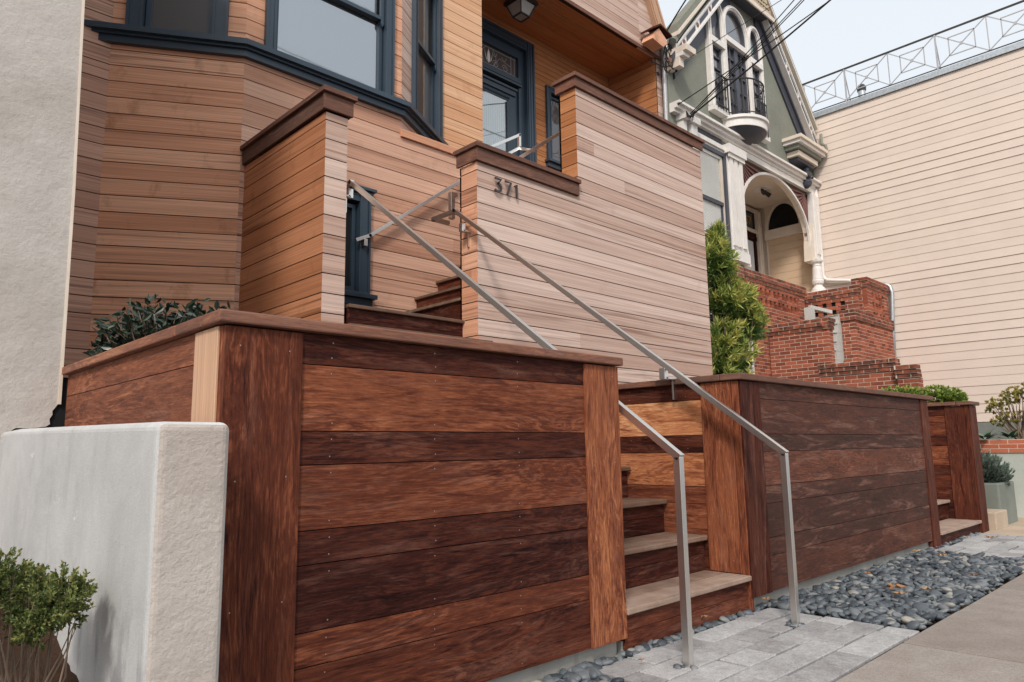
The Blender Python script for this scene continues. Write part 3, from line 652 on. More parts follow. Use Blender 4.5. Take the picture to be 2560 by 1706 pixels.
mk(hs_, 'light_block_core', lambda m: (m.prism((Vector((0, 0, 0)), Vector((1, 0, 0)), Vector((0, 0, 1)), Vector((0, 1, 0))), [(.3, 7.14), (1.66, 7.14), (2.69, 6.55), (4.46, 6.55), (5.48, 7.14), (6.15, 7.14), (6.15, 12), (.3, 12)], .3, 11, 'groove'), m.box(ID, (6.15, 8.45, .3), (10.9, 12, 11), 'groove'), m.box(ID, (6.16, 7.1, 8.32), (10.7, 8.44, 11.4), 'groove'), m.box(ID, (6.16, 4.97, .3), (10.6, 8.44, 3.88), 'groove') if False else m.box(ID, (6.3, 7.0, .3), (10.6, 8.44, 3.95), 'groove'), m.box(ID, (10.69, 7.09, .3), (10.86, 8.44, 11), 'groove')))  # unseen dark boxes added behind the facades to block light
mk(hs_, 'porch_floor', lambda m: m.box(ID, (6.7, 4.95, 3.98), (8.0, 7.0, 4.10), 'tread', 0, (.4, .2, .2)) or m.box(ID, (6.3, 7.03, 3.98), (10.6, 8.12, 4.10), 'tread', 0, (.4, .2, .2)))

def window(parent, fr, W, glassmat, meet=None, cas=.10, horns=True, name='window', sill=False, cap=False, left=True, right=True, depth=.0, glassdepth=.085, blind=False):
    u0, u1, z0, z1 = W; wb = MB()
    def frm(a, b, c, d, wd, y0, y1, mat='navy', bottom=True, top=True):
        wb.box(fr, (a, y0, c), (a+wd, y1, d), mat); wb.box(fr, (b-wd, y0, c), (b, y1, d), mat)
        if top: wb.box(fr, (a+wd, y0, d-wd), (b-wd, y1, d), mat)
        if bottom: wb.box(fr, (a+wd, y0, c), (b-wd, y1, c+wd), mat)
    frm(u0, u1, z0, z1, .025, -.050, .10, bottom=not sill or True)
    frm(u0+.025, u1-.025, z0+.0, z1-.025, cas-.05, -.034, .10, bottom=False)
    frm(u0+.02+cas-.05, u1-.02-cas+.05, z0+.0, z1-.03, .022, -.043, .10, bottom=False)
    f = wb.build(name, parent, bevel=.002)
    a, b = u0+cas, u1-cas; c, d = z0+.0, z1-cas
    wb = MB(); lo = c; hi = meet if meet else d
    frm(a, b, c+.005, hi, .045, .035, .08)
    wb.box(fr, (a+.045, .035, c+.05), (b-.045, .08, c+.085), 'navy')
    if meet:
        frm(a, b, meet-.05, d, .045, -.002, .034)
        for uu in ((a, a+.045), (b-.045, b)): wb.prism(fr, [(uu[0], meet-.05), (uu[1], meet-.05), (uu[1], meet-.09), ((uu[0]+uu[1])/2, meet-.13), (uu[0], meet-.09)], -.002, .034, 'navy')
    wb.build('sash', f, bevel=.002)
    wb = MB(); wb.box(fr, (a+.01, glassdepth-.02, c+.02), (b-.01, glassdepth, d), glassmat); wb.build('glass', f)
    if sill:
        wb = MB(); wb.box(fr, (u0-.05, -.12, z0-.05), (u1+.05, .05, z0-.003), 'navy'); wb.box(fr, (u0-.02, -.07, z0-.13), (u1+.02, .0, z0-.051), 'navy'); wb.build('sill', f, bevel=.004)
    if cap:
        wb = MB(); wb.box(fr, (u0-.04, -.10, z1+.001), (u1+.04, .05, z1+.035), 'navy'); wb.box(fr, (u0-.01, -.07, z1-.03), (u1+.01, -.0505, z1), 'navy'); wb.build('head_trim', f, bevel=.003)
    return f
window(hs_, FB, BW, 'glass_dark', cas=.15)
window(hs_, FX(6.43), CW, 'glass_sky', meet=5.93, cas=.115)
window(hs_, FD, (DW[0], DW[1]-.0, 4.94, 7.2), 'glass_mid', meet=6.05, cas=.11)
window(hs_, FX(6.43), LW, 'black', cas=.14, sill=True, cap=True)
window(hs_, FX(8.125), SW, 'glass_lead', cas=.12, sill=True)
# bay sill: two mitred courses following the bay
def bayband(m, z0, z1, out):
    pl = [AB, BC, CD, DE]; L = []
    ns = [Vector((dB.y, -dB.x)), Vector((0, -1)), Vector((dD.y, -dD.x))]
    for i, p in enumerate(pl):
        p = Vector(p)
        if i in (0, 3):
            n = ns[0] if i == 0 else ns[2]; t = Vector((dB.x, dB.y)) if i == 0 else Vector((dD.x, dD.y))
            q = p+n*out; q = q+t*((7.019-q.y)/t.y); L.append((p, q))
        else:
            b = (ns[i-1]+ns[i]).normalized(); L.append((p, p+b*(out/b.dot(ns[i]))))
    for (a, b), (c, d) in zip(L, L[1:]):
        P = lambda v, z: Vector((v.x, v.y, z))
        for q in ([P(b, z0), P(d, z0), P(d, z1), P(b, z1)], [P(b, z1), P(d, z1), P(c, z1), P(a, z1)], [P(a, z0), P(c, z0), P(d, z0), P(b, z0)]): m.face(q, None, (.5, .5, .5), 'navy')
    for k_ in (0, 3):
        a, b = L[k_]; m.face([Vector((a.x, a.y, z0)), Vector((b.x, b.y, z0)), Vector((b.x, b.y, z1)), Vector((a.x, a.y, z1))], None, (.5, .5, .5), 'navy')
mk(hs_, 'bay_sill', lambda m: (bayband(m, 4.885, 4.940, .125), bayband(m, 4.86, 4.884, .085), bayband(m, 4.795, 4.859, .055)))
# curtains seen through the narrow bay window
# front door
dr = MB()
def dbox(a, b, c, d, y0, y1, mat='navy'): dr.box(FX(8.125), (a, y0, c), (b, y1, d), mat)
for a, b in ((6.75, 6.95), (8.29, 8.49)):
    dbox(a, b, 4.1, 8.05, -.03, .1); dbox(a+.02, a+.05, 4.1, 8.03, -.045, -.03); dbox(b-.055, b-.02, 4.1, 8.03, -.045, -.03); dbox(a+.08, b-.085, 4.1, 7.95, -.04, -.03)
dbox(6.95, 8.29, 7.86, 8.05, -.03, .1); dbox(6.97, 8.27, 7.90, 7.93, -.045, -.03); dbox(6.97, 8.27, 7.99, 8.02, -.045, -.03)
dbox(6.95, 7.05, 4.1, 7.86, .05, .16); dbox(8.16, 8.29, 4.1, 7.86, .05, .16)
dbox(7.05, 8.16, 7.70, 7.86, .05, .16); dbox(7.05, 8.16, 7.22, 7.32, .04, .16); dbox(7.0, 8.20, 7.16, 7.20, .01, .16); dbox(7.0, 8.20, 7.22, 7.25, .02, .04)
frd = dr.build('door_frame', hs_, bevel=.003)
def tr(m):
    m.box(FX(8.125), (7.05, .10, 7.32), (8.16, .12, 7.70), 'glass_lead')
mk(frd, 'transom_glass', tr)
def lead(m, f, pls, r=.0045, mat='alu'):
    for pl in pls: m.tube([f(x, z) for x, z in pl], r, mat, 4)
def arc(cx, cz, r, a0, a1, n=10, gr=0.0): return [(cx+(r+gr*i/n)*math.cos(math.radians(a0+(a1-a0)*i/n)), cz+(r+gr*i/n)*math.sin(math.radians(a0+(a1-a0)*i/n))) for i in range(n+1)]
def transom(m):
    f = lambda x, z: Vector((x, 8.218, z)); P = []
    for cx in (7.32, 7.66, 7.88): P += [arc(cx, 7.42, .02, 0, 540, 18, .05), arc(cx-.02, 7.60, .05, 180, 380, 8)]
    P += [[(7.08, 7.36), (8.13, 7.36)], [(7.08, 7.66), (8.13, 7.66)], [(8.02, 7.34), (8.02, 7.69)], [(8.10, 7.34), (8.10, 7.69)], arc(7.5, 7.5, .17, -40, 60), arc(7.52, 7.5, .17, 120, 220), [(7.6, 7.36), (7.75, 7.55), (8.0, 7.5)]]
    lead(m, f, P)
    T = lambda pts: m.face([Vector((x, 8.212, z)) for x, z in pts], None, (.5, .5, .5), 'white')
    T([(7.50, 7.38), (7.535, 7.45), (7.53, 7.54), (7.50, 7.64), (7.47, 7.54), (7.465, 7.45)]); T([(7.495, 7.38), (7.455, 7.44), (7.40, 7.62), (7.44, 7.44)]); T([(7.505, 7.38), (7.545, 7.44), (7.60, 7.62), (7.56, 7.44)])
mk(frd, 'leadwork', transom)
dd = MB()
for a, b in ((7.05, 7.22), (7.95, 8.16)): dd.box(FX(8.125), (a, .09, 4.12), (b, .135, 7.14), 'navy')
dd.box(FX(8.125), (7.22, .09, 6.86), (7.95, .135, 7.14), 'navy'); dd.box(FX(8.125), (7.22, .09, 5.6), (7.95, .135, 5.93), 'navy'); dd.box(FX(8.125), (7.22, .10, 4.12), (7.95, .13, 5.6), 'navy')
dd.box(FX(8.125), (7.02, .06, 6.97), (8.10, .09, 7.12), 'navy'); dd.box(FX(8.125), (7.9, .075, 5.9), (7.95, .09, 6.84), 'navy'); dd.box(FX(8.125), (7.0, .035, 7.06), (8.12, .06, 7.10), 'navy')
i = 0
while 7.05+i*.036 < 7.97: dd.box(FX(8.125), (7.05+i*.036, .07, 6.89), (7.068+i*.036, .09, 6.925), 'navy'); i += 1
door = dd.build('front_door', hs_, bevel=.002)
def doorglass(m):
    m.box(FX(8.125), (7.22, .102, 5.93), (7.95, .106, 6.86), 'glass_win')
    for i in range(30):
        x = 7.22+i*.0245; m.box(FX(8.125), (x, .116+.006*(i % 2), 5.93), (x+.0245, .122+.006*(i % 2), 6.86), 'curtain')
# clear glass in front of the sheer curtain
gm, gnt, gb = new_mat('clear_door_glass'); gk = NB(gnt); tr_ = gk.n('ShaderNodeBsdfTransparent'); tr_.inputs[0].default_value = (.9, .93, .93, 1); gg = gk.n('ShaderNodeBsdfGlossy'); gg.inputs['Roughness'].default_value = .02
gx = gk.n('ShaderNodeMixShader'); gx.inputs[0].default_value = .35; gnt.links.new(tr_.outputs[0], gx.inputs[1]); gnt.links.new(gg.outputs[0], gx.inputs[2]); gnt.links.new(gx.outputs[0], gnt.nodes['Material Output'].inputs[0]); M['glass_win'] = gm
mk(door, 'door_glass', doorglass)
mk(door, 'door_knob', lambda m: m.lathe((8.06, 8.19, 5.35), [(.01, -.03), (.03, 0), (.01, .03)] and [(.012, 5.32), (.032, 5.345), (.012, 5.38)], 'bronze', 12))

# porch ceiling lamp
lp = thing('ceiling_lantern', 'square black lantern with frosted glass under the porch ceiling', 'lamp', (7.57, 7.5, 8.2))
def lamp_frame(m):
    c = Vector((7.57, 7.5, 0)); 
    m.box(ID, (7.37, 7.30, 8.10), (7.77, 7.70, 8.155), 'iron')
    T = [(s*.17, t*.17, 8.10) for s, t in ((-1, -1), (1, -1), (1, 1), (-1, 1))]; Bm = [(s*.095, t*.095, 7.90) for s, t in ((-1, -1), (1, -1), (1, 1), (-1, 1))]
    for a, b in zip(T, Bm): m.bar(c+Vector(a), c+Vector(b), .02, .02, 'iron')
    for L in (T, Bm):
        for i in range(4): m.bar(c+Vector(L[i]), c+Vector(L[(i+1) % 4]), .022, .022, 'iron')
mk(lp, 'lamp_frame', lamp_frame)
def lamp_glass(m):
    c = Vector((7.57, 7.5, 0)); T = [(s*.165, t*.165, 8.10) for s, t in ((-1, -1), (1, -1), (1, 1), (-1, 1))]; Bm = [(s*.09, t*.09, 7.90) for s, t in ((-1, -1), (1, -1), (1, 1), (-1, 1))]
    for i in range(4): j = (i+1) % 4; m.face([c+Vector(Bm[i]), c+Vector(Bm[j]), c+Vector(T[j]), c+Vector(T[i])], None, (.5, .5, .5), 'lampglass')
    m.face([c+Vector(b) for b in Bm[::-1]], None, (.5, .5, .5), 'lampglass')
mk(lp, 'lamp_glass', lamp_glass)
mk(lp, 'ceiling_plate', lambda m: m.box(ID, (7.47, 7.4, 8.155), (7.67, 7.6, 8.2), 'iron'))

# ------------------------------------------------------------------ handrails
S_ = .036
def rail(t, name, pts):
    m = MB()
    for p, q in zip(pts, pts[1:]):
        d = (Vector(q)-Vector(p)).normalized()*S_*.5; m.bar(Vector(p)-d*.98, Vector(q)+d*.98, S_, S_, 'steel', rnd=(.5, .5, .5))
    return m.build(name, t, bevel=.0015)
def wallbracket(t, p, axis, reach):
    m = MB(); p = Vector(p); a = Vector(axis)
    m.bar(p+Vector((0, 0, -.015)), p+Vector((0, 0, -.09)), .042, .042, 'steel'); m.bar(p+Vector((0, 0, -.08)), p+a*reach+Vector((0, 0, -.08)), .042, .014, 'steel'); m.bar(p+a*reach+Vector((0, 0, -.07)), p+a*reach+Vector((0, 0, -.22)), .045, .012, 'steel')
    m.build('bracket', t, bevel=.001)
h1 = thing('handrail', 'square steel handrail on a post at the left side of the front steps', 'handrail', (2.96, 1.94, 0), 'steel handrails of the front steps')
rail(h1, 'post', [(2.96, 1.935, -.02), (2.96, 1.935, .93)]); rail(h1, 'rail', [(2.96, 1.935, .955), (2.96, 4.93, 3.178), (2.96, 5.25, 3.178)]); wallbracket(h1, (2.96, 4.95, 3.14), (-1, 0, 0), .05); wallbracket(h1, (2.96, 3.3, 1.96), (-1, 0, 0), .06) if False else None
h2 = thing('handrail', 'square steel handrail on a post in front of the long planter corner', 'handrail', (4.035, 1.93, 0), 'steel handrails of the front steps')
rail(h2, 'post', [(4.035, 1.925, -.02), (4.035, 1.925, .93)]); rail(h2, 'rail', [(4.035, 1.925, .955), (4.035, 4.90, 3.172)])
rail(h2, 'return_loop', [(4.035, 4.90, 3.172), (4.035, 5.22, 3.172), (4.20, 5.22, 3.172)])
wallbracket(h2, (4.035, 2.72, 1.53), (1, 0, 0), .12); wallbracket(h2, (4.035, 4.80, 3.04), (1, 0, 0), .085)
h3 = thing('handrail', 'slim steel handrail climbing the cedar wall behind the landing', 'handrail', (4.7, 6.37, 3.2), 'steel handrails of the front steps')
rail(h3, 'rail', [(4.055, 6.36, 3.275), (5.79, 6.36, 4.56)]); rail(h3, 'rail_end', [(4.055, 6.36, 3.275), (3.90, 6.36, 3.20)]); wallbracket(h3, (4.0, 6.36, 3.24), (0, 1, 0), .06)
h4 = thing('handrail', 'upper steel handrail with a squared end loop above the low wall cap', 'handrail', (5.5, 5.2, 4.1), 'steel handrails of the front steps')
rail(h4, 'rail', [(4.4, 5.2, 3.52), (5.9, 5.2, 4.635), (6.6, 5.2, 5.16)]); rail(h4, 'loop', [(5.6, 6.3, 4.655), (6.28, 6.3, 5.075), (6.28, 6.3, 4.90), (6.05, 6.3, 4.74)]); rail(h4, 'loop_return', [(6.28, 6.3, 4.89), (6.28, 6.05, 4.78)])
mk(h4, 'post', lambda m: m.bar((5.2, 5.2, 3.1), (5.2, 5.2, 4.1), S_, S_, 'steel'))
h5 = thing('handrail', 'short upright steel rail end beside the number wall corner', 'handrail', (4.1, 4.99, 3.2), 'steel handrails of the front steps')
mk(h5, 'post', lambda m: (m.bar((4.10, 5.03, 3.14), (4.10, 5.03, 3.40), .045, .045, 'steel'), m.bar((4.10, 5.03, 3.385), (4.16, 5.03, 3.385), S_, S_, 'steel')), .002)

# ------------------------------------------------------------------ left neighbour
nb = thing('stucco_building', 'rough pale stucco building at the left edge of the photo', 'building', (-2, 5, 0))
def stc(m):
    from mathutils import noise as NZ
    # gridded face with its ragged lower corner
    prof = [(-6, -.2), (.66, -.2), (.676, 1.08), (.68, 1.125), (.70, 1.138), (.76, 1.136), (.80, 1.142), (.826, 1.146), (.842, 1.158), (.838, 1.185), (.850, 1.205), (.848, 1.225), (.860, 1.243), (.864, 1.25), (.878, 1.272), (.874, 1.40), (.866, 2.4), (.838, 3.6), (.82, 7.5), (-6, 7.5)]
    m.prism(FX(4.25), prof, 0, 4.0, 'stucco', (.5, .5, .5)); m.prism(FX(4.244), [(.868, 1.26), (.883, 1.26), (.871, 2.4), (.843, 3.6), (.825, 7.5), (.812, 7.5), (.830, 3.6), (.858, 2.4)], 0, .02, 'cream')
mk(nb, 'wall', stc)
mk(nb, 'gap_shade_box', lambda m: m.box(ID, (.80, 4.262, .6), (1.6, 4.30, 1.40), 'black'))  # black box standing in for the shade between wall and planter
lw = MB()
N = 14
lw.prism(frame((0, 0, 0), (0, 1, 0), (1, 0, 0)), [(2.0, -.3), (2.0, 1.085), (3.0, 1.105), (3.9, 1.122), (4.26, 1.118), (4.26, -.3)], .64, .835, 'plaster', (.5, .5, .5))
o = lw.build('low_plaster_wall', None, bevel=.024); o.modifiers['bevel'].segments = 4; tag(o, 'low grey plastered garden wall with a rough end against the near planter', 'wall')
M['plaster_rough'] = stucco('rough_wall_end', (.44, .38, .335), (.53, .475, .43), 60, .8, .014)
o.data.materials.append(M['plaster_rough'])
for p in o.data.polygons:
    if p.normal.y < -.9: p.material_index = 1
# planting soil
mb = MB(); NX, NY = 26, 40
def sz(x, y): return min(.46, .317+.25*(y-2.59))+.014*math.sin(x*31+y*17)+.012*math.sin(x*53-y*41)+(.0)
for i in range(NX):
    for j in range(NY):
        x0, x1 = -1.6+i*2.26/NX, -1.6+(i+1)*2.26/NX; y0, y1 = 1.39+j*2.9/NY, 1.39+(j+1)*2.9/NY
        mb.face([(x0, y0, sz(x0, y0)), (x1, y0, sz(x1, y0)), (x1, y1, sz(x1, y1)), (x0, y1, sz(x0, y1))], None, (.5, .5, .5), 'soil')
struct(mb.build('planting_soil', smooth=True, weld=True))

# ------------------------------------------------------------------ foliage
def leaf(m, p, d, L, W, mat, fold=.25, rnd=None, n=None, strap=False):
    d = d.normalized(); n = n or Vector((R.gauss(0, 1), R.gauss(0, 1), R.gauss(0, 1))); s = d.cross(n)
    if s.length < 1e-3: s = d.orthogonal()
    s.normalize(); up = s.cross(d); r = rnd or rnd3()
    if strap:
        a = p; b = p+d*L*.55+up*L*.03; c = p+d*L-up*L*.08
        m.face([a-s*W*.25, a+s*W*.25, b+s*W*.5, b-s*W*.5], [(0, 0)]*4, r, mat); m.face([b-s*W*.5, b+s*W*.5, c], [(0, 0)]*3, r, mat)
    else:
        t = p+d*L; a = p+d*L*.35+s*W*.5+up*W*fold; b = p+d*L*.35-s*W*.5+up*W*fold; a2 = p+d*L*.7+s*W*.42+up*W*fold; b2 = p+d*L*.7-s*W*.42+up*W*fold
        m.face([p, a, a2, t], [(0, 0)]*4, r, mat); m.face([p, t, b2, b], [(0, 0)]*4, r, mat)
def rv(): return Vector((R.gauss(0, 1), R.gauss(0, 1), R.gauss(0, 1))).normalized()
def shrub(name, label, cat, base, blobs, ntw, style, mat, L, W, stems=8, group=None, stemr=.008, tw=.12, dn=None):
    t = thing(name, label, cat, base, group); fm = MB(); sm = MB(); B = Vector(base)
    tips = []
    for (cx, cy, cz, rx, ry, rz, wgt) in blobs:
        c = Vector((cx, cy, cz))
        for _ in range(int(ntw*wgt)):
            q = rv(); rad = R.random()**.45; p = c+Vector((q.x*rx, q.y*ry, q.z*rz))*rad; out = (q*.8+Vector((0, 0, .55))).normalized(); tips.append((p, out, c, rad))
    for p, out, c, rad in tips:
        if style == 'oval':
            start = p-out*tw; fm_n = 7
            for i in range(fm_n):
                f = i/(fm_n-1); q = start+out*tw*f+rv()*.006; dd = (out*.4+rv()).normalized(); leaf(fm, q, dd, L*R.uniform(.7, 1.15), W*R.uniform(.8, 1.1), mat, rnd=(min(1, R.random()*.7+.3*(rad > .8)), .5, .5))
            sm.tube([start, p], [.0022, .001], 'twig', 3)
        elif style == 'rosette':
            br = max(0, min(1, .25+.55*(out.z > .2)*rad+R.uniform(-.3, .25)))
            for i in range(17):
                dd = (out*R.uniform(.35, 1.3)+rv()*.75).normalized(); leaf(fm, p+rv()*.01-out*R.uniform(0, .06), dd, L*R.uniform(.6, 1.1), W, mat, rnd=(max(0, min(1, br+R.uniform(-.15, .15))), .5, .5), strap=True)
        elif style == 'spray':
            for i in range(13):
                dd = (out*.9+rv()*.75).normalized(); q = p-out*R.uniform(0, .035); leaf(fm, q, dd, L*R.uniform(.6, 1.2), W, mat, rnd=(R.random()*.7+.3*(rad > .75), .5, .5))
                for s in (-1, 1): leaf(fm, q+dd*L*.4, (dd+rv()*.8).normalized(), L*.55, W*.8, mat, rnd=(R.random(), .5, .5))
        elif style == 'needle':
            for i in range(15):
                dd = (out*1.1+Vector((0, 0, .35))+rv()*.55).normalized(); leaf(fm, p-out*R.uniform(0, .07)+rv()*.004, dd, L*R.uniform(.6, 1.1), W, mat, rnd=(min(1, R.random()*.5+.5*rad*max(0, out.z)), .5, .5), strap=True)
        elif style == 'jade':
            for i in range(12):
                dd = (out+rv()*.9).normalized(); leaf(fm, p+rv()*.012, dd, L*R.uniform(.7, 1.1), W, mat, rnd=(R.random()*.6+.4*rad*max(0, out.z), .5, .5))
    sel = R.sample(tips, min(stems, len(tips)))
    for p, out, c, rad in sel:
        b = B+Vector((R.uniform(-.05, .05), R.uniform(-.05, .05), 0))*min(3, max(1, (c-B).length)); mid = b.lerp(p, .5)+Vector((R.uniform(-.04, .04), R.uniform(-.04, .04), (p-b).length*-.05))
        sm.tube([b, b.lerp(mid, .5)+rv()*.012, mid, mid.lerp(p, .5)+rv()*.012, p], [stemr, stemr*.85, stemr*.65, stemr*.45, stemr*.2], 'twig', 5)
    fm.build('foliage', t); sm.build('stems', t); return t
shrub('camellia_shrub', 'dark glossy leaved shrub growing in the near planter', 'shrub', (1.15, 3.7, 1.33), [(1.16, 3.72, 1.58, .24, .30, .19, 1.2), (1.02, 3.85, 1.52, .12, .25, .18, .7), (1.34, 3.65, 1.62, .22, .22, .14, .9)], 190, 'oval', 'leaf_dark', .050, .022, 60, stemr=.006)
shrub('juniper_shrub', 'scraggly green juniper with bare twigs below, bottom left of the photo', 'shrub', (.42, 2.28, .24), [(.53, 2.3, .62, .07, .10, .09, 1), (.45, 2.24, .60, .09, .10, .10, 1), (.36, 2.3, .68, .09, .1, .09, 1.1), (.44, 2.42, .66, .1, .1, .05, .8), (.25, 2.2, .62, .1, .12, .1, 1)], 120, 'spray', 'leaf_jun', .016, .0055, 42, stemr=.0042)
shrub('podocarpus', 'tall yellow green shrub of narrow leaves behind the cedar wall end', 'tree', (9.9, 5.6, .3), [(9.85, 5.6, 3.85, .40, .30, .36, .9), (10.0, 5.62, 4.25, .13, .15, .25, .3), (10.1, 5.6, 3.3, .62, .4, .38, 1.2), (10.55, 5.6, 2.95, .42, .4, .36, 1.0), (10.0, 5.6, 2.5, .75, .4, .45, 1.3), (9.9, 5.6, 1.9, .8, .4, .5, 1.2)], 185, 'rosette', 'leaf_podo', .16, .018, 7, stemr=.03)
shrub('clipped_hedge', 'bright green clipped hedge on top of the end planter', 'hedge', (9.45, 2.8, 1.34), [(9.50, 2.62, 1.53, .13, .26, .12, 1), (9.50, 3.0, 1.55, .13, .30, .13, 1), (9.52, 2.42, 1.50, .1, .12, .1, .4)], 260, 'jade', 'leaf_box', .030, .018, 30, stemr=.005)
shrub('jade_bush', 'yellowish jade bush with bare grey stems in the raised brick bed', 'shrub', (12.0, 2.30, 1.0), [(12.0, 2.55, 1.48, .14, .14, .12, .7), (12.0, 2.35, 1.62, .15, .14, .12, .8), (12.0, 2.15, 1.66, .2, .16, .14, .8), (12.0, 2.45, 1.30, .14, .2, .10, .6), (12.0, 2.1, 1.36, .22, .22, .12, .9), (12.1, 1.9, 1.5, .2, .2, .2, .8)], 75, 'jade', 'leaf_jade', .035, .016, 60, stemr=.013)
shrub('lavender_shrub', 'rounded grey green shrub filling the concrete planter', 'shrub', (10.4, 2.4, .46), [(10.42, 2.42, .66, .32, .26, .20, 1), (10.3, 2.5, .74, .25, .25, .2, .7), (10.55, 2.32, .58, .22, .18, .16, .5)], 330, 'needle', 'leaf_grey', .055, .010, 25, stemr=.006)
def aloe(loc, s, label):
    t = thing('aloe_plant', label, 'plant', loc, 'aloes in the raised brick bed'); m = MB(); B = Vector(loc)
    for i in range(16):
        a = i*2.4; el = R.uniform(.25, 1.1); d = Vector((math.cos(a)*math.cos(el), math.sin(a)*math.cos(el), math.sin(el))); L = s*R.uniform(.8, 1.1); side = d.cross(Vector((0, 0, 1))).normalized(); r = (R.random(), .5, .5)
        pts = [B+d*L*f+Vector((0, 0, -L*.35*f*f)) for f in (0, .3, .65, 1)]; wd = [.10*s, .12*s, .07*s, .002]
        for k_ in range(3): m.face([pts[k_]-side*wd[k_], pts[k_]+side*wd[k_], pts[k_+1]+side*wd[k_+1], pts[k_+1]-side*wd[k_+1]], None, r, 'leaf_aloe'); 
    m.build('leaves', t)
aloe((11.55, 2.62, 1.03), .30, 'spiky green aloe nearest the wooden planter in the brick bed'); aloe((11.75, 2.38, 1.04), .28, 'spiky green aloe under the jade bush'); aloe((11.6, 2.85, 1.05), .24, 'small aloe half hidden behind the wooden end planter')

# dead leaves
def deadleaf(loc, s, label, a, tone=.6):
    m = MB(); c = Vector(loc); n = 9; ring = []
    for i in range(n*2):
        t = i*math.pi/n; r = s*(1 if i % 2 == 0 else .45)*(1.3 if i in (0, 4, 14) else .9)
        ring.append(c+Vector((math.cos(t+a)*r, math.sin(t+a)*r*.8, .012+.35*s*math.sin(t*2+a)**2)))
    for i in range(len(ring)): m.face([c+Vector((0, 0, .015)), ring[i], ring[(i+1) % len(ring)]], None, (tone+R.uniform(-.1, .1), .5, .5), 'leaf_dead')
    o = m.build('fallen_leaf', None); return tag(o, label, 'leaf', 'dead leaves on the ground')
for loc, s, lb, a, tn in (((5.15, 1.78, .05), .075, 'largest dry brown leaf, curled on the middle of the pebbles', .4, .55), ((5.02, 1.70, .04), .045, 'orange dry leaf touching the largest brown leaf', 1.9, .7), ((5.32, 1.63, .04), .035, 'small tan leaf on the pebbles near the sidewalk edge', 2.6, .9),
        ((6.9, 1.98, .045), .04, 'peach coloured leaf on the far pebbles', .2, .95), ((7.0, 2.2, .045), .045, 'pale leaf on the pebbles beneath the long planter end', .9, .98), ((8.55, 2.0, .03), .06, 'brown leaf lying on the far side path', 1.2, .7),
        ((4.33, 2.24, .04), .035, 'orange leaf on pebbles at the corner of the entry path', 2.2, .6), ((3.62, 2.26, .05), .03, 'upright orange leaf scrap against the stair footing', .5, .5), ((3.02, 1.98, .02), .028, 'orange leaf at the foot of the left handrail post', 1.5, .65),
        ((2.83, 2.10, .015), .02, 'round reddish leaf alone on a paver left of the post', 1.1, .5), ((3.10, 3.08, .665), .03, 'curled tan leaf on the third wooden step', 1.1, .9), ((6.1, 1.55, .03), .04, 'dark brown leaf between pebbles and the sidewalk', 1.0, .2), ((5.6, 2.1, .05), .03, 'small rust leaf on pebbles near the planter footing', 2.0, .5)):
    deadleaf(loc, s, lb, a, tn)

# ------------------------------------------------------------------ right side: raised bed, concrete planter
mb = MB(); mb.box(ID, (10.2, 2.24, -.1), (10.98, 3.0, .50), 'ggreen'); o = mb.build('concrete_planter', None, bevel=.02); tag(o, 'grey green concrete box planter right of the end planter', 'planter')
mb = MB(); mb.box(ID, (9.66, 2.18, -.1), (10.19, 3.0, .20), 'sandy'); o = mb.build('concrete_step', None, bevel=.012); tag(o, 'worn concrete step between the wooden and concrete planters', 'step')
rb = thing('raised_bed', 'raised bed with orange brick rim over a pale green wall', 'wall', (11.5, 2.5, 0))
mk(rb, 'base_wall', lambda m: m.box(ID, (11.52, .9, -.1), (16.9, 4.6, .84), 'pgreen'))
mk(rb, 'brick_rim', lambda m: bricks(m, FY(11.5), .9, 4.6, .842, 1.02, c=.059, L=.21, mat='brick2', dirty=.0))
mk(rb, 'soil', lambda m: m.box(ID, (11.6, .9, .84), (16.9, 4.6, 1.0), 'soil'))

# ------------------------------------------------------------------ beige building
bb = thing('beige_building', 'tall beige lap sided building filling the right of the photo', 'building', (17, 4, 0))
def beige(m):
    pitch = .184; z = 1.39; i = 0
    while z < 8.92:
        b = min(z+pitch, 8.93); ys = [1.0, R.uniform(2.5, 8), 9.2] if R.random() < .45 else [1.0, 9.2]
        r = rnd3(); th = R.choice((.006, .008, .011, .015))
        for p, q in zip(ys, ys[1:]):
            fr = FY(17.0); O, ex, ey, ez = fr; P = lambda u, y, zz: O+ex*u+ey*y+ez*zz; e = .0015 if q != 9.2 else 0
            A = [P(p, -th, z+.0), P(q-e, -th, z+.0), P(q-e, 0, b), P(p, 0, b)]
            m.face([A[0], A[3], A[2], A[1]], [(p, z), (p, b), (q, b), (q, z)], r, 'beige'); m.face([P(p, -th, z), P(q, -th, z), P(q, 0.02, z), P(p, .02, z)], None, r, 'tan')  # lap undersides coloured darker to paint in their shadow line
        z += pitch
    m.box(FY(17.0), (1.0, .021, .0), (9.2, .3, 8.93), 'beige')
mk(bb, 'siding', beige)
mk(bb, 'foundation', lambda m: m.box(ID, (16.96, 1.0, -.1), (17.05, 9.2, 1.375), 'ggreen'))
mk(bb, 'coping', lambda m: m.box(ID, (16.95, .98, 8.935), (17.9, 9.2, 9.06), 'zinc'))
mk(bb, 'core', lambda m: m.box(ID, (17.31, 1.0, 0), (24, 9.2, 8.9), 'beige'))
rr = thing('roof_railing', 'metal roof railing with crossed diamond panels along the parapet', 'railing', (17.1, 5, 9.06))
def rb_(m):
    X = 17.12; m.bar((X, 1.0, 9.985), (X, 8.4, 9.985), .045, .03, 'iron'); m.bar((X, 1.0, 9.17), (X, 8.4, 9.17), .02, .02, 'iron')
mk(rr, 'rails', rb_)
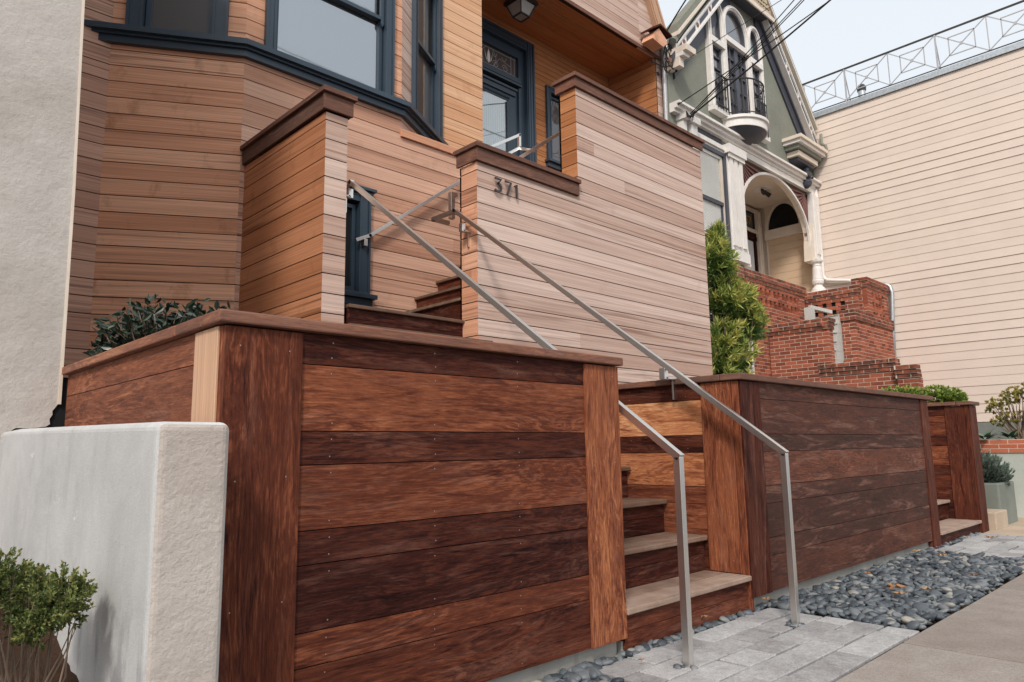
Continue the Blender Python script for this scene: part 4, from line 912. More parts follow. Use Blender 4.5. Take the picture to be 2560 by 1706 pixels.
for y in (7.95, 5.97, 4.0, 2.03): mk(rr, 'post', lambda m: (m.bar((17.12, y, 9.06), (17.12, y, 9.97), .04, .03, 'alu'), m.bar((17.12, y, 9.9), (17.5, y+.02, 9.06), .02, .02, 'alu')))
ys = [8.93-.985*i for i in range(9)]
for a, b in zip(ys, ys[1:]):
    if b < 1: break
    def pan(m):
        X = 17.12; z0, z1 = 9.18, 9.97; q = lambda f, g: (X, a+(b-a)*f, z0+(z1-z0)*g); T = .019
        m.bar(q(0, 0), q(1, 1), T, T, 'alu'); m.bar(q(0, 1), q(1, 0), T, T, 'alu'); m.bar(q(0, 0), q(0, 1), T, T, 'alu')
        L = [q(.26, .24), q(.76, .24), q(.76, .78), q(.26, .78)]
        for i in range(4): m.bar(L[i], L[(i+1) % 4], T, T, 'alu')
        m.box(frame((X, (a+b)/2, (z0+z1)/2), (0, 1, 0), (1, 0, 0)), (-.03, -.01, -.035), (.03, .01, .035), 'alu')
    mk(rr, 'panel', pan)
vp = thing('roof_vent_pipe', 'short galvanised vent pipe with black cap behind the roof railing', 'pipe', (17.8, 5.84, 9.06))
mk(vp, 'pipe', lambda m: m.lathe((17.8, 5.84), [(.085, 9.06), (.085, 9.62)], 'zinc', 16)); mk(vp, 'pipe_cap', lambda m: m.lathe((17.8, 5.84), [(.10, 9.60), (.11, 9.70), (.07, 9.76), (.01, 9.78)], 'iron', 16))

# downspouts
def pipe(name, label, pts, r, mat, n=10):
    m = MB(); m.tube(pts, r, mat, n, cap=True); o = m.build(name, None, smooth=True, weld=True); return tag(o, label, 'pipe')
X = 16.90
pipe('drain_pipe', 'green grey downspout running down from the eave of the green house', [(X, 6.56, 8.45), (X, 6.56, 8.2), (X, 6.47, 8.12), (X, 6.45, 7.98), (X, 6.66, 7.72), (X, 6.80, 7.56), (X, 6.80, 7.05)], .035, 'green', 10)
pipe('drain_pipe', 'white pipe bending along the beige wall behind the brick pier', [(X, 6.80, 7.1), (X, 6.79, 5.9), (X, 6.79, 4.98), (X, 6.76, 4.88), (X, 6.68, 4.83), (X, 6.24, 4.74), (X, 5.56, 4.52)], .045, 'white', 10)
pipe('drain_pipe', 'galvanised pipe standing against the beige wall right of the brick pier', [(X, 5.62, 4.56), (X, 5.42, 4.50), (X, 5.34, 4.44), (X, 5.31, 4.30), (X, 5.36, 3.6), (X, 5.43, 2.0)], .045, 'zinc', 10)

# ------------------------------------------------------------------ green Victorian house
gh = thing('green_house', 'sage green Victorian house with arched porch and balcony', 'house', (13.8, 7, 0)); Y2 = 6.88
def gwall(m):
    m.box(ID, (10.80, Y2, .8), (13.26, Y2+.12, 6.97), 'green'); m.prism(FX(Y2), [(10.80, 6.97), (16.96, 6.97), (16.96, 7.95), (14.62, 10.62), (13.12, 10.62), (10.80, 7.95)], 0, .12, 'green')
    m.box(ID, (10.80, Y2+.14, .8), (13.2, 9, 8), 'green'); m.box(ID, (13.2, 8.5, .8), (17, 9, 8), 'green'); m.box(ID, (13.2, Y2+.14, 7.3), (17, 8.49, 8), 'green'); m.box(ID, (13.27, Y2-.2, 3.5), (16.95, 8.49, 4.3), 'cream')
mk(gh, 'wall', gwall)
def spand(m):
    AR = archpts(); 
    for i in range(len(AR)-1):
        (x0, z0), (x1, z1) = AR[i], AR[i+1]
        if z0 < 5.7 and z1 < 5.7: continue
        m.face([(x0, Y2+.05, z0), (x1, Y2+.05, z1), (x1, Y2+.05, 6.95), (x0, Y2+.05, 6.95)], None, (.5, .5, .5), 'burg')
    m.box(ID, (13.22, Y2+.04, 4.6), (13.33, Y2+.1, 6.97), 'burg'); m.box(ID, (16.50, Y2+.04, 5.9), (16.62, Y2+.1, 6.97), 'burg')
    for cx, sg in ((13.28, 1), (16.60, -1)):
        for t in range(9):
            a = math.radians(4+t*10.2); d = Vector((math.cos(a)*sg, 0, -math.sin(a)))
            L = 3
            # stop the ray where the arch begins
            for s in range(1, 60):
                q = Vector((cx, 0, 6.92))+d*s*.03; e = ((q.x-14.92)/1.64)**2+((q.z-5.75)/1.2)**2
                if q.z > 5.75 and e < 1 or q.z < 5.2: L = s*.03; break
            m.bar((cx, Y2+.03, 6.92), (cx+d.x*L, Y2+.03, 6.92+d.z*L), .03, .045, 'burg', up=(0, 1, 0))
def archpts():
    P = [(13.50, 4.62), (13.40, 5.0), (13.33, 5.4)]
    P += [(14.92-1.62*math.cos(math.radians(t)), 5.75+1.19*math.sin(math.radians(t))) for t in range(0, 181, 9)]
    return P+[(16.52, 5.4), (16.50, 5.27)]
mk(gh, 'sunburst_panel', spand)
mk(gh, 'porch_arch', lambda m: (m.sweep([(x, Y2-.02, z) for x, z in archpts()], .055, .05, 'white', (0, 1, 0)), m.sweep([(x, Y2+.03, z) for x, z in archpts()], .02, .10, 'cream', (0, 1, 0))))
def pilast(m):
    m.box(ID, (12.64, Y2-.10, 4.60), (13.24, Y2-.001, 6.80), 'white')
    for x in (12.68, 12.86, 13.06): m.box(ID, (x, Y2-.14, 4.9), (x+.13, Y2-.10, 6.75), 'white')
    m.box(ID, (12.63, Y2-.15, 4.60), (13.25, Y2-.101, 4.80), 'white')
    m.box(ID, (12.58, Y2-.20, 6.80), (13.28, Y2-.001, 6.98), 'white'); m.box(ID, (12.61, Y2-.17, 6.72), (13.25, Y2-.141, 6.80), 'white')
mk(gh, 'pilaster', pilast)
mk(gh, 'capital', lambda m: (m.box(ID, (10.99, Y2-.22, 7.0), (11.16, Y2-.001, 7.1), 'white'), m.box(ID, (11.2, Y2-.24, 6.97), (11.47, Y2-.001, 7.1), 'white'), m.box(ID, (11.02, Y2-.14, 6.2), (11.14, Y2-.001, 7.0), 'white'), m.box(ID, (11.24, Y2-.18, 6.3), (11.44, Y2-.001, 6.97), 'white')))
def corn(m):
    for z0, z1, o in ((7.10, 7.16, .10), (7.16, 7.23, .16), (7.23, 7.28, .22)): m.box(ID, (10.8, Y2-o, z0), (16.97, Y2-.001, z1), 'white')
    m.box(ID, (13.26, Y2-.08, 6.97), (16.97, Y2-.001, 7.10), 'white')
mk(gh, 'cornice', corn)
mk(gh, 'frieze_panel', lambda m: (m.box(ID, (11.47, Y2-.03, 6.93), (12.60, Y2-.001, 7.10), 'h2navy'), m.box(ID, (11.47, Y2-.10, 6.84), (12.60, Y2-.001, 6.93), 'white'), m.box(ID, (11.47, Y2-.06, 6.78), (12.60, Y2-.001, 6.84), 'white')))
gw = MB(); gw.box(ID, (11.5, Y2-.06, 4.6), (11.6, Y2-.001, 6.78), 'cream'); gw.box(ID, (12.53, Y2-.09, 4.55), (12.62, Y2-.001, 6.78), 'h2navy'); gw.box(ID, (12.46, Y2-.05, 4.6), (12.53, Y2-.001, 6.7), 'cream'); gw.box(ID, (11.6, Y2-.09, 6.70), (12.53, Y2-.001, 6.78), 'h2navy')
gwo = gw.build('parlour_window', gh)
mk(gwo, 'sash', lambda m: (m.box(ID, (11.6, Y2-.07, 5.66), (12.46, Y2-.03, 5.73), 'h2navy'), m.box(ID, (12.41, Y2-.05, 4.6), (12.46, Y2-.02, 5.66), 'h2navy'), m.box(ID, (11.6, Y2-.05, 6.64), (12.46, Y2-.02, 6.70), 'white')))
def blind(m):
    z = 4.6
    while z < 6.64: m.prism(frame((0, Y2-.03, 0), (0, 1, 0), (1, 0, 0)), [(0, z), (.012, z+.025), (.014, z+.024), (.002, z-.001)], 11.6, 12.42, 'blind'); z += .03
    m.box(ID, (11.6, Y2-.012, 4.6), (12.42, Y2-.004, 6.64), 'blind')
mk(gwo, 'blind', blind)
def rpil(m):
    m.prism(FX(Y2-.10), [(16.62, 5.33), (16.62, 6.97), (16.96, 6.97), (16.96, 5.33), (16.9, 5.27), (16.68, 5.27)], 0, .25, 'white')
    for x in (16.66, 16.77, 16.87): m.box(ID, (x, Y2-.13, 5.45), (x+.06, Y2-.101, 6.9), 'white')
    m.prism(FX(Y2-.06), [(16.47, 5.27), (16.61, 5.27), (16.61, 6.2), (16.56, 6.0), (16.50, 5.6)], 0, .2, 'cream')
mk(gh, 'porch_pilaster', rpil)
mk(gh, 'porch_column', lambda m: (m.box(ID, (16.44, 6.62, 4.30), (16.80, 6.98, 4.52), 'white'), m.lathe((16.62, 6.80), [(.17, 4.52), (.16, 4.58), (.11, 4.64), (.085, 4.68), (.125, 4.72), (.135, 4.78), (.125, 4.82), (.13, 4.835), (.118, 4.85), (.105, 5.08), (.09, 5.13), (.10, 5.15), (.09, 5.16), (.09, 5.19), (.14, 5.235), (.15, 5.27)], 'white', 24)))
def porch_in(m):
    m.box(ID, (13.27, Y2+.12, 7.0), (16.95, 8.4, 7.05), 'cream'); m.box(ID, (13.27, 8.36, 4.3), (16.95, 8.40, 7.0), 'cream')
    m.box(ID, (13.27, Y2+.12, 4.3), (13.30, 8.36, 7.0), 'cream')
    m.box(ID, (13.3, 8.30, 6.90), (16.9, 8.36, 6.96), 'cream')
    z = 4.31
    while z < 6.05: m.box(ID, (16.93, 6.95, z+.004), (16.95, 8.1, z+.18), 'tan'); z += .184
    m.box(ID, (16.94, 6.93, 4.3), (16.955, 8.15, 7.0), 'cream')
    m.box(ID, (16.85, 7.0, 6.12), (16.94, 8.14, 6.36), 'cream')
    A = [(7.22, 6.37)]+[(7.22+.44*(1-math.cos(t)), 6.37+.66*math.sin(t)) for t in [i*math.pi/16 for i in range(1, 9)]]+[(8.10-.44*(1-math.cos(t)), 6.37+.66*math.sin(t)) for t in [i*math.pi/16 for i in range(7, -1, -1)]]
    m.prism(FY(16.925), A, 0, .012, 'black'); m.sweep([(16.92, y, z) for y, z in A], .09, .03, 'cream', (-1, 0, 0))
mk(gh, 'porch_interior', porch_in)
gd = MB()
for a, b in ((15.2, 15.34), (16.74, 16.90)): gd.box(ID, (a, 8.24, 4.3), (b, 8.355, 6.92), 'cream'); gd.box(ID, (a+.04, 8.20, 4.3), (b-.04, 8.24, 6.86), 'cream')
gd.box(ID, (15.34, 8.26, 6.86), (16.74, 8.355, 6.92), 'cream'); gd.box(ID, (15.34, 8.26, 6.30), (16.74, 8.355, 6.38), 'cream')
gdo = gd.build('door_frame', gh)
mk(gdo, 'transom', lambda m: (m.box(ID, (15.34, 8.33, 6.38), (16.74, 8.35, 6.86), 'black'), m.box(ID, (15.5, 8.32, 6.44), (16.6, 8.33, 6.80), 'glass_dark')))
mk(gdo, 'house_number', lambda m: (strokes(m, D3r, (16.09, 8.318, 6.50), .20, .02, .006, 'gold'), strokes(m, D6, (16.235, 8.318, 6.50), .20, .02, .006, 'gold'), strokes(m, D7, (16.39, 8.318, 6.50), .20, .02, .006, 'gold')))
mk(gdo, 'entry_door', lambda m: (m.box(ID, (15.36, 8.30, 4.3), (16.72, 8.35, 6.30), 'ipe', 2, (.15, .2, .2)), m.box(ID, (16.05, 8.285, 5.0), (16.50, 8.299, 6.05), 'curtain'), m.box(ID, (16.56, 8.27, 4.3), (16.62, 8.299, 6.2), 'ipe', 2, (.2, .2, .2)), m.box(ID, (15.4, 8.27, 6.1), (16.7, 8.299, 6.2), 'ipe', 0, (.2, .2, .2))))
pl = thing('porch_light', 'small white spotlight fixture on the arched porch ceiling', 'lamp', (15.64, 7.52, 7.0))
mk(pl, 'plate', lambda m: m.lathe((15.64, 7.52), [(.20, 6.985), (.22, 6.999)], 'white', 20)); 
for dx in (-.1, .1): mk(pl, 'spot', lambda m: m.tube([(15.64+dx*.5, 7.52, 6.98), (15.64+dx, 7.47, 6.90), (15.64+dx*1.5, 7.42, 6.85)], [.03, .05, .055], 'iron', 10, cap=True))
# garage window frame below, left of the brick stair
mk(gh, 'garage_frame', lambda m: (m.box(ID, (12.48, 6.50, .8), (12.66, 6.60, 3.42), 'white'), m.box(ID, (11.0, 6.50, 3.30), (12.48, 6.60, 3.42), 'white'), m.box(ID, (11.0, 6.53, .8), (12.48, 6.6, 3.30), 'h2navy')))

# gable windows
def gz(x, z, y=Y2): return Vector((x, y, z))
def archwin(x0, x1, zb, zs, zt, zbar, name, mull, teal=False):
    """white surround with a round head, navy sash; zs spring line, zt crown, zbar transom bar"""
    cx = (x0+x1)/2; rx = (x1-x0)/2
    m = MB(); pts = [(x0, zb)]+[(x0, zs)]+[(cx-rx*math.cos(math.radians(t)), zs+(zt-zs)*math.sin(math.radians(t))) for t in range(10, 171, 10)]+[(x1, zs), (x1, zb)]
    m.sweep([gz(x, z, Y2-.001) for x, z in pts], .10, .10, 'white', (0, -1, 0)); m.sweep([gz(x, z, Y2-.10) for x, z in pts], .04, .03, 'white', (0, -1, 0))
    m.box(ID, (x0, Y2-.14, zbar), (x1, Y2-.001, zbar+.12), 'white'); o = m.build(name, gh)
    q = MB(); i = .07
    inn = [(x0+i, zbar+.12)]+[(x0+i, zs)]+[(cx-(rx-i)*math.cos(math.radians(t)), zs+(zt-zs-i)*math.sin(math.radians(t))) for t in range(10, 171, 10)]+[(x1-i, zs), (x1-i, zbar+.12)]
    q.prism(FX(Y2-.02), inn, 0, .015, 'glass_mid'); q.box(ID, (x0+i, Y2-.02, zb), (x1-i, Y2-.005, zbar), 'glass_mid')
    if teal: q.lathe((0, 0), [(0.001, 0), (0.001, 0.001)], 'teal', 4) if False else q.prism(FX(Y2-.025), [(cx-.10, zs-.12), (cx+.02, zs-.16), (cx+.05, zs+.05), (cx-.05, zs+.16), (cx-.12, zs+.05)], 0, .005, 'teal')
    q.build('glass', o)
    q = MB(); q.sweep([gz(x, z, Y2-.02) for x, z in inn], .045, .045, 'h2navy', (0, -1, 0))
    for a in (x0+i, x1-i-.05): q.box(ID, (a, Y2-.06, zb), (a+.05, Y2-.021, zbar), 'h2navy')
    q.box(ID, (x0+i, Y2-.06, zbar-.05), (x1-i, Y2-.021, zbar), 'h2navy')
    for z in mull: q.box(ID, (x0+i, Y2-.055, z), (x1-i, Y2-.022, z+.03), 'h2navy')
    if x1-x0 > .7:
        q.box(ID, (cx-.07, Y2-.07, zb), (cx+.07, Y2-.021, zbar), 'h2navy')
        for xx in (cx-.24, cx+.24): q.box(ID, (xx-.012, Y2-.055, zb), (xx+.012, Y2-.022, zbar), 'h2navy')
    q.build('sash', o); return o
archwin(12.27, 12.80, 7.72, 9.75, 10.13, 9.10, 'arched_window', (8.0, 8.3, 8.6, 8.85), True)
archwin(12.86, 13.86, 7.72, 9.72, 10.27, 9.36, 'arched_balcony_door', (8.05, 8.4, 8.75, 9.05))
archwin(13.92, 14.46, 7.65, 9.75, 10.18, 9.26, 'arched_window', (7.95, 8.3, 8.65, 8.9), True)
mk(gh, 'window_sill', lambda m: m.box(ID, (12.2, Y2-.14, 7.60), (14.55, Y2-.001, 7.70), 'white'))
# balcony
bc = Vector((13.36, Y2, 0)); 
def semi(rx, ry, n=24): return [(bc.x-rx*math.cos(math.pi*i/n), bc.y-ry*math.sin(math.pi*i/n)) for i in range(n+1)]
def balc(m):
    for z0, z1, rx, ry in ((7.40, 7.56, .62, .58), (7.56, 7.62, .66, .62)):
        L = semi(rx, ry)
        for (a, b), (c, d) in zip(L, L[1:]): m.face([(a, b, z0), (c, d, z0), (c, d, z1), (a, b, z1)], None, (.5, .5, .5), 'white')
        m.face([(a, b, z1) for a, b in L], None, (.5, .5, .5), 'white'); m.face([(a, b, z0) for a, b in L[::-1]], None, (.5, .5, .5), 'white')
mk(gh, 'balcony', balc)
def belly(m):
    prev = semi(.60, .56); pz = 7.40
    for z, k_ in ((7.33, .88), (7.26, .62), (7.20, .30)):
        L = semi(.60*k_, .56*k_)
        for i in range(len(L)-1): m.face([(*L[i], z), (*L[i+1], z), (*prev[i+1], pz), (*prev[i], pz)], None, (.5, .5, .5), 'h2navy')
        prev, pz = L, z
    m.face([(a, b, pz) for a, b in prev[::-1]], None, (.5, .5, .5), 'h2navy')
mk(gh, 'balcony_belly', belly)
br = thing('balcony_railing', 'curved black wrought iron railing on the arched window balcony', 'railing', (13.36, 6.6, 7.62))
def brail(m):
    L = semi(.60, .56, 26)
    for z, r in ((8.42, .018), (7.70, .012)): m.tube([(a, b, z) for a, b in L], r, 'iron', 5)
    for i in range(0, 27, 2): a, b = L[i]; m.bar((a, b, 7.62), (a, b, 8.42), .016, .016, 'iron')
    for i in (13, 17, 21, 25):
        a, b = L[i]
        for zc in (7.85, 8.02, 8.2, 8.33): m.tube([(a+.03*math.cos(t)*.7, b, zc+.05*math.sin(t)) for t in [k_*math.pi/4 for k_ in range(8)]], .007, 'iron', 4)
mk(br, 'curved_guard', brail)
for xa, xb in ((12.32, 12.74), (14.0, 14.42)):
    def sg(m):
        for z in (8.40, 7.74): m.bar((xa, Y2-.16, z), (xb, Y2-.16, z), .025, .025, 'iron')
        for i in range(5): x = xa+(xb-xa)*i/4; m.bar((x, Y2-.16, 7.66), (x, Y2-.16, 8.40), .014, .014, 'iron')
        for i in range(3):
            for zc in (7.95, 8.15, 8.3): m.tube([(xa+(i+.9)*.11+.03*math.cos(t), Y2-.16, zc+.05*math.sin(t)) for t in [k_*math.pi/4 for k_ in range(9)]], .006, 'iron', 4)
    mk(br, 'side_guard', sg)

# rakes
def rakes(m, side):
    yf = 6.69; s = side; ax = 13.88
    P = lambda x, z, y: Vector((ax+s*x, y, z))
    sl = 1.10; zi = 11.43; xe = 3.02
    def strip(dz0, dz1, y0, y1, mat, x0=0.0, x1=xe):
        a = [(x0, zi-sl*x0+dz0), (x1, zi-sl*x1+dz0), (x1, zi-sl*x1+dz1), (x0, zi-sl*x0+dz1)]
        m.prism(frame((ax, y0, 0), (s, 0, 0), (0, 1, 0)), a, 0, y1-y0, mat)
    strip(0, .06, yf-.02, 6.9, 'white'); strip(.06, .27, yf, 6.9, 'white'); strip(.27, .33, yf-.02, 6.9, 'white'); strip(.33, .48, yf+.0, 6.9, 'green'); strip(.48, .56, yf-.07, 6.9, 'cream'); strip(.56, .72, yf-.04, 6.9, 'green')
    strip(-.42, -.001, 6.84, 6.9, 'h2navy', .55, xe-.12); strip(-.10, -.002, 6.80, 6.88, 'h2navy')
    x = .25
    while x < 2.9:
        a = [(x, zi-sl*x+.11), (x+.34, zi-sl*(x+.34)+.11), (x+.34, zi-sl*(x+.34)+.22), (x, zi-sl*x+.22)]
        m.prism(frame((ax, yf-.008, 0), (s, 0, 0), (0, 1, 0)), a, 0, .02, 'h2navy')
        c = (x+.43, zi-sl*(x+.43)+.165); m.prism(frame((ax, yf-.012, 0), (s, 0, 0), (0, 1, 0)), [(c[0]+.045*math.cos(t), c[1]+.05*math.sin(t)) for t in [k_*math.pi/4 for k_ in range(8)]], 0, .02, 'burg')
        x += .52
mk(gh, 'rake_trim', lambda m: rakes(m, 1)); mk(gh, 'rake_trim', lambda m: rakes(m, -1))
def upg(m):
    m.box(ID, (12.85, 6.60, 10.56), (14.92, 6.88, 10.64), 'h2navy'); m.box(ID, (12.8, 6.57, 10.50), (14.86, 6.60, 10.60), 'cream')
    z = 10.66; k_ = 0
    while z < 11.6:
        h = (11.43+.2-z)/1.10; x = -h+(.06 if k_ % 2 else 0)
        while x < h: m.prism(FX(6.63), [(13.88+x, z+.02), (13.88+x+.055, z-.02), (13.88+x+.11, z+.02), (13.88+x+.11, z+.13), (13.88+x, z+.13)], 0, .04, 'shingle', rnd3()); x += .113
        z += .1; k_ += 1
    m.prism(FX(6.68), [(12.9, 10.6), (14.86, 10.6), (13.88, 11.7)], 0, .15, 'cream')
mk(gh, 'shingled_gable', upg)
def eave(m, xr, xl):
    m.box(ID, (xl, 6.42, 7.90), (xr, Y2-.001, 7.98), 'cream'); m.box(ID, (xl+.05, 6.47, 7.82), (xr-.05, Y2-.001, 7.90), 'white'); m.box(ID, (xl+.12, 6.55, 7.72), (xr-.12, Y2-.001, 7.82), 'green')
    m.box(ID, (xl+.22, 6.60, 7.58), (xr-.22, Y2-.001, 7.70), 'cream'); m.box(ID, (xl+.30, 6.66, 7.50), (xr-.30, Y2-.001, 7.58), 'h2navy')
mk(gh, 'eave_return', lambda m: eave(m, 16.90, 15.42), .004)
mk(gh, 'eave_return', lambda m: (m.box(ID, (10.78, 6.45, 8.18), (11.12, Y2-.001, 8.30), 'cream'), m.box(ID, (10.78, 6.52, 8.10), (11.02, Y2-.001, 8.18), 'white'), m.box(ID, (10.78, 6.60, 7.92), (10.92, Y2-.001, 8.10), 'cream')), .004)
cn = thing('carved_bracket', 'dark carved figure bracket under the right eave of the green house', 'ornament', (16.3, 6.75, 7.0))
mk(cn, 'figure', lambda m: (m.lathe((16.32, 6.76), [(.03, 6.98), (.10, 7.03), (.13, 7.12), (.09, 7.2), (.13, 7.27), (.14, 7.33), (.06, 7.38), (.08, 7.42), (.07, 7.47), (.02, 7.50)], 'h2navy', 10), m.tube([(16.22, 6.72, 7.34), (16.18, 6.66, 7.26), (16.26, 6.64, 7.22)], .03, 'h2navy', 6), m.tube([(16.42, 6.72, 7.34), (16.46, 6.66, 7.26), (16.38, 6.64, 7.22)], .03, 'h2navy', 6)))

# ------------------------------------------------------------------ brick stoop
bs = thing('brick_stoop', 'red brick stoop with pierced parapets and stair walls of the green house', 'stairs', (14, 5.5, 0))
Cc = .0705
def pierced(m, fr, u0, u1, z0, z1, z2, rows=2, capc=3, d=.1):
    m.box(fr, (u0+.05, .052, z1-.005), (u1-.05, .058, z2+.005), 'black')  # black sheet added inside the wall, paints the shade in the openings
    bricks(m, fr, u0, u1, z0, z1, d=d)
    h = (z2-z1)/rows
    for r_ in range(rows):
        zb = z1+r_*h; u = u0+(.0 if r_ % 2 == 0 else .0)
        bricks(m, fr, u0, u1, zb+h-Cc, zb+h, d=d)
        bricks(m, fr, u0, u0+.26, zb, zb+h-Cc, d=d); bricks(m, fr, u1-.26, u1, zb, zb+h-Cc, d=d); u = u0+.36
        while u < u1-.34:
            z = zb
            while z < zb+h-Cc-.02: m.box(fr, (u, 0, z+.004), (u+.095, .05, z+Cc-.004), 'brick', 0, (R.random(), R.random()*.5, 0)); z += Cc
            u += .19
    for i in range(capc):
        o_ = -.02*(i+1) if i < 2 else -.04; bricks(m, (fr[0]+fr[2]*o_, fr[1], fr[2], fr[3]), u0-.02*(i+1), u1+.02*min(2, i+1), z2+i*Cc, z2+(i+1)*Cc, d=d+.06, dirty=.6)
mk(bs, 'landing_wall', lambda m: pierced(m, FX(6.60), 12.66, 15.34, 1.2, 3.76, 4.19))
mk(bs, 'landing_upper_wall', lambda m: (bricks(m, FX(6.60), 11.2, 12.66, 3.95, 4.19), bricks(m, FX(6.56), 11.2, 12.64, 4.19, 4.40, dirty=.5), [m.box(FX(6.60), (11.2+.0705*i+.004, 0, 3.47+.24*((j))), (11.2+.0705*(i+1)-.004, .1, 3.47+.24*(j+1)-.008), 'brick', 2, (R.random()*.5, R.random(), 0)) for i in range(20) for j in range(2)], m.box(FX(6.60), (11.2, .01, 3.47), (12.62, .09, 3.95), 'mortar')))
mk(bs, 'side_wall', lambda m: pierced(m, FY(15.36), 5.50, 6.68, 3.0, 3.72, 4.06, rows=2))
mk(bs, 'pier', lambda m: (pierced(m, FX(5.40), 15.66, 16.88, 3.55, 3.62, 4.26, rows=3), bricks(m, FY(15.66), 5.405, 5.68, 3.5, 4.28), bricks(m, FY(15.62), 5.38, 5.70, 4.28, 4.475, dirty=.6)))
mk(bs, 'lower_pier_wall', lambda m: (bricks(m, FX(5.36), 14.72, 16.88, 1.2, 3.45), bricks(m, FY(14.72), 5.37, 5.62, 1.2, 3.45), bricks(m, FX(5.32), 14.70, 16.88, 3.45, 3.66, dirty=.8), bricks(m, FY(14.68), 5.34, 5.66, 3.45, 3.66, dirty=.8)))
mk(bs, 'stair_wall', lambda m: (bricks(m, FY(13.50), 5.42, 6.58, .9, 3.14), bricks(m, FX(5.42), 13.505, 13.75, .9, 3.14), [bricks(m, FY(13.50-.022*(k_+1) if k_ < 2 else 13.456), 5.40, 6.58, 3.14+Cc*k_, 3.14+Cc*(k_+1), d=.26, dirty=.9) for k_ in range(3)], [bricks(m, FX(5.398-.02*k_), 13.46, 13.76, 3.14+Cc*k_, 3.14+Cc*(k_+1), dirty=.9) for k_ in range(3)]))
mk(bs, 'front_wall', lambda m: (bricks(m, FY(12.98), 4.13, 5.42, .7, 2.20), bricks(m, FX(4.13), 12.985, 13.2, .7, 2.2), [bricks(m, FY(12.96-.02*k_), 4.11, 5.42, 2.20+Cc*k_, 2.20+Cc*(k_+1), d=.22, dirty=.9) for k_ in range(3)]))
mk(bs, 'end_pier', lambda m: (bricks(m, FY(12.90), 3.80, 4.10, .7, 2.06), bricks(m, FX(3.80), 12.905, 13.2, .7, 2.06), [bricks(m, FY(12.88-.02*k_), 3.78, 4.12, 2.06+Cc*k_, 2.06+Cc*(k_+1), d=.22, dirty=.9) for k_ in range(3)]))
def gstep(m):
    for i in range(9): m.box(ID, (14.12+i*.06, 5.63, 1.9+i*.186), (14.5+i*.06, 6.1, 1.9+(i+1)*.186-.012), 'granite'); m.box(ID, (14.10+i*.06, 5.628, 1.9+(i+1)*.186-.012), (14.5+i*.06, 6.1, 1.9+(i+1)*.186), 'granite')
mk(bs, 'granite_steps', gstep)
mk(bs, 'grey_curb', lambda m: (m.box(ID, (14.0, 5.92, 3.3), (14.2, 6.05, 3.70), 'granite'), m.bar((14.1, 5.98, 3.72), (14.7, 5.80, 3.66), .06, .07, 'granite')))

# ------------------------------------------------------------------ cables and service bundle
def cable(label, p, q, ext=2.5, sag=.12, r=.011, mat='cable'):
    p = Vector(p); q = Vector(q); e = p+(q-p)*ext; m = MB(); n = 26
    m.tube([p.lerp(e, i/n)+Vector((0, 0, -sag*4*(i/n)*(1-i/n))) for i in range(n+1)], r, mat, 5)
    tag(m.build('overhead_cable', None, smooth=True, weld=True), label, 'cable', 'overhead service cables')
cable('thickest overhead cable, lowest of the bunch crossing the gable', (11.24, 6.70, 7.12), (11.34, 4.2, 8.28), r=.016)
cable('thin cable at the top of the bunch over the green gable', (11.19, 6.70, 7.12), (9.99, 4.2, 7.67), r=.008)
cable('middle cable of the bunch from the green cornice', (11.20, 6.70, 7.14), (10.26, 4.2, 7.80), r=.008)
cable('cable hugging the middle one in the bunch from the cornice', (11.22, 6.70, 7.12), (10.32, 4.2, 7.81), r=.008)
cable('cable with a small splice, left of the bunch on the green wall', (10.83, 6.75, 7.20), (11.29, 4.2, 8.26), r=.010)
cable('hair thin lone cable crossing the green gable windows', (10.90, 6.80, 8.00), (11.16, 4.8, 8.50), r=.006, sag=0)
cable('black twisted cable rising from the meter bundle to the top edge', (10.67, 6.8, 8.59), (10.24, 6.0, 8.69), r=.014, sag=-.1)
cable('second twisted cable rising from the bundle over the green wall', (10.90, 6.75, 8.42), (10.29, 5.6, 8.51), r=.012, sag=-.1)
for lb, zz, rr_ in (('lower street cable mirrored in the big bay window pane', 11.75, .02), ('upper street cable mirrored in the big bay window pane', 12.05, .012), ('street cable mirrored across the front door glass', 14.45, .02)):
    cable(lb, (-6, -4, zz+.5), (12, -4, zz), ext=1.9, sag=.5, r=rr_)
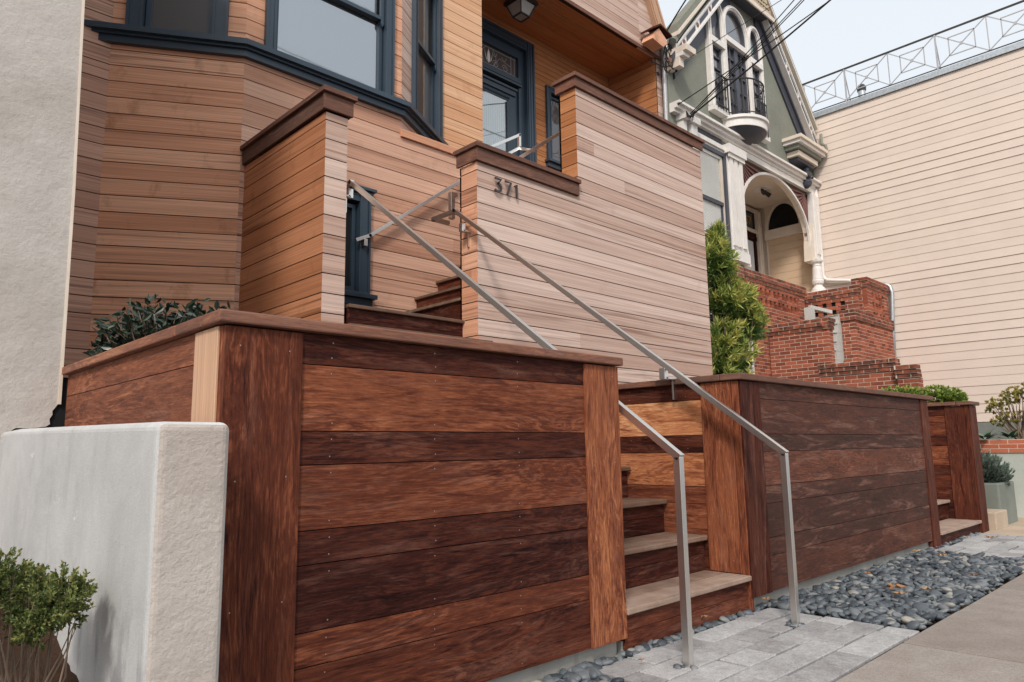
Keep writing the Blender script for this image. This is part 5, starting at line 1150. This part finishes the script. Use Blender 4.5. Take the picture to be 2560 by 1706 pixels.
sb = thing('service_drop', 'tangle of black cable loops and connectors on the house corner', 'cables', (10.75, 6.8, 8.2))
def tangle(m):
    for k_ in range(9):
        a0 = R.uniform(0, 6); c = Vector((10.80+R.uniform(-.12, .12), 6.78+R.uniform(-.04, .04), 8.12+R.uniform(-.16, .2)))
        m.tube([c+Vector((math.cos(a0+t*.5)*.11*R.uniform(.6, 1.2), R.uniform(-.03, .03), math.sin(a0+t*.5)*.17*R.uniform(.6, 1.1))) for t in range(12)], .008, 'cable', 4)
    m.tube([(10.67, 6.8, 8.59), (10.6, 6.78, 8.3), (10.52, 6.8, 8.0), (10.58, 6.8, 7.84), (10.66, 6.8, 7.80)], .012, 'cable', 5)
    m.tube([(10.23, 6.85, 7.91), (10.40, 6.8, 7.86), (10.62, 6.8, 7.9), (10.8, 6.8, 8.02)], .011, 'cable', 5)
mk(sb, 'cable_loops', tangle)
mk(sb, 'connectors', lambda m: [m.tube([p_, Vector(p_)+Vector((.03, 0, -.06))], .022, 'cable', 6, cap=True) for p_ in ((10.85, 6.76, 8.10), (10.82, 6.76, 8.02), (10.88, 6.76, 7.95), (10.25, 6.84, 7.93), (10.50, 6.9, 7.80), (10.78, 6.74, 8.2))])
mk(sb, 'weatherhead', lambda m: (m.tube([(10.86, 6.85, 8.30), (10.86, 6.80, 8.44), (10.80, 6.74, 8.50), (10.74, 6.70, 8.42)], [.05, .06, .07, .06], 'ggreen', 10, cap=True)))
pipe('conduit_pipe', 'grey electrical conduit running down the cedar house corner', [(10.77, 6.93, 8.45), (10.76, 6.93, 8.0), (10.74, 6.93, 6.0), (10.74, 6.93, 4.0)], .042, 'alu', 10)
# anchor where the bunch meets the cornice
an = MB()
for k_ in range(5): an.tube([(11.22+R.uniform(-.1, .1), 6.66, 7.14+R.uniform(-.05, .05)), (11.16+R.uniform(-.1, .05), 6.62, 7.04), (11.02+R.uniform(-.05, .1), 6.64, 7.0+R.uniform(-.02, .05)), (10.98, 6.64, 7.10)], .010, 'cable', 5)
tag(an.build('cable_anchor', None), 'small loops of cable tied at the green house cornice', 'cables')
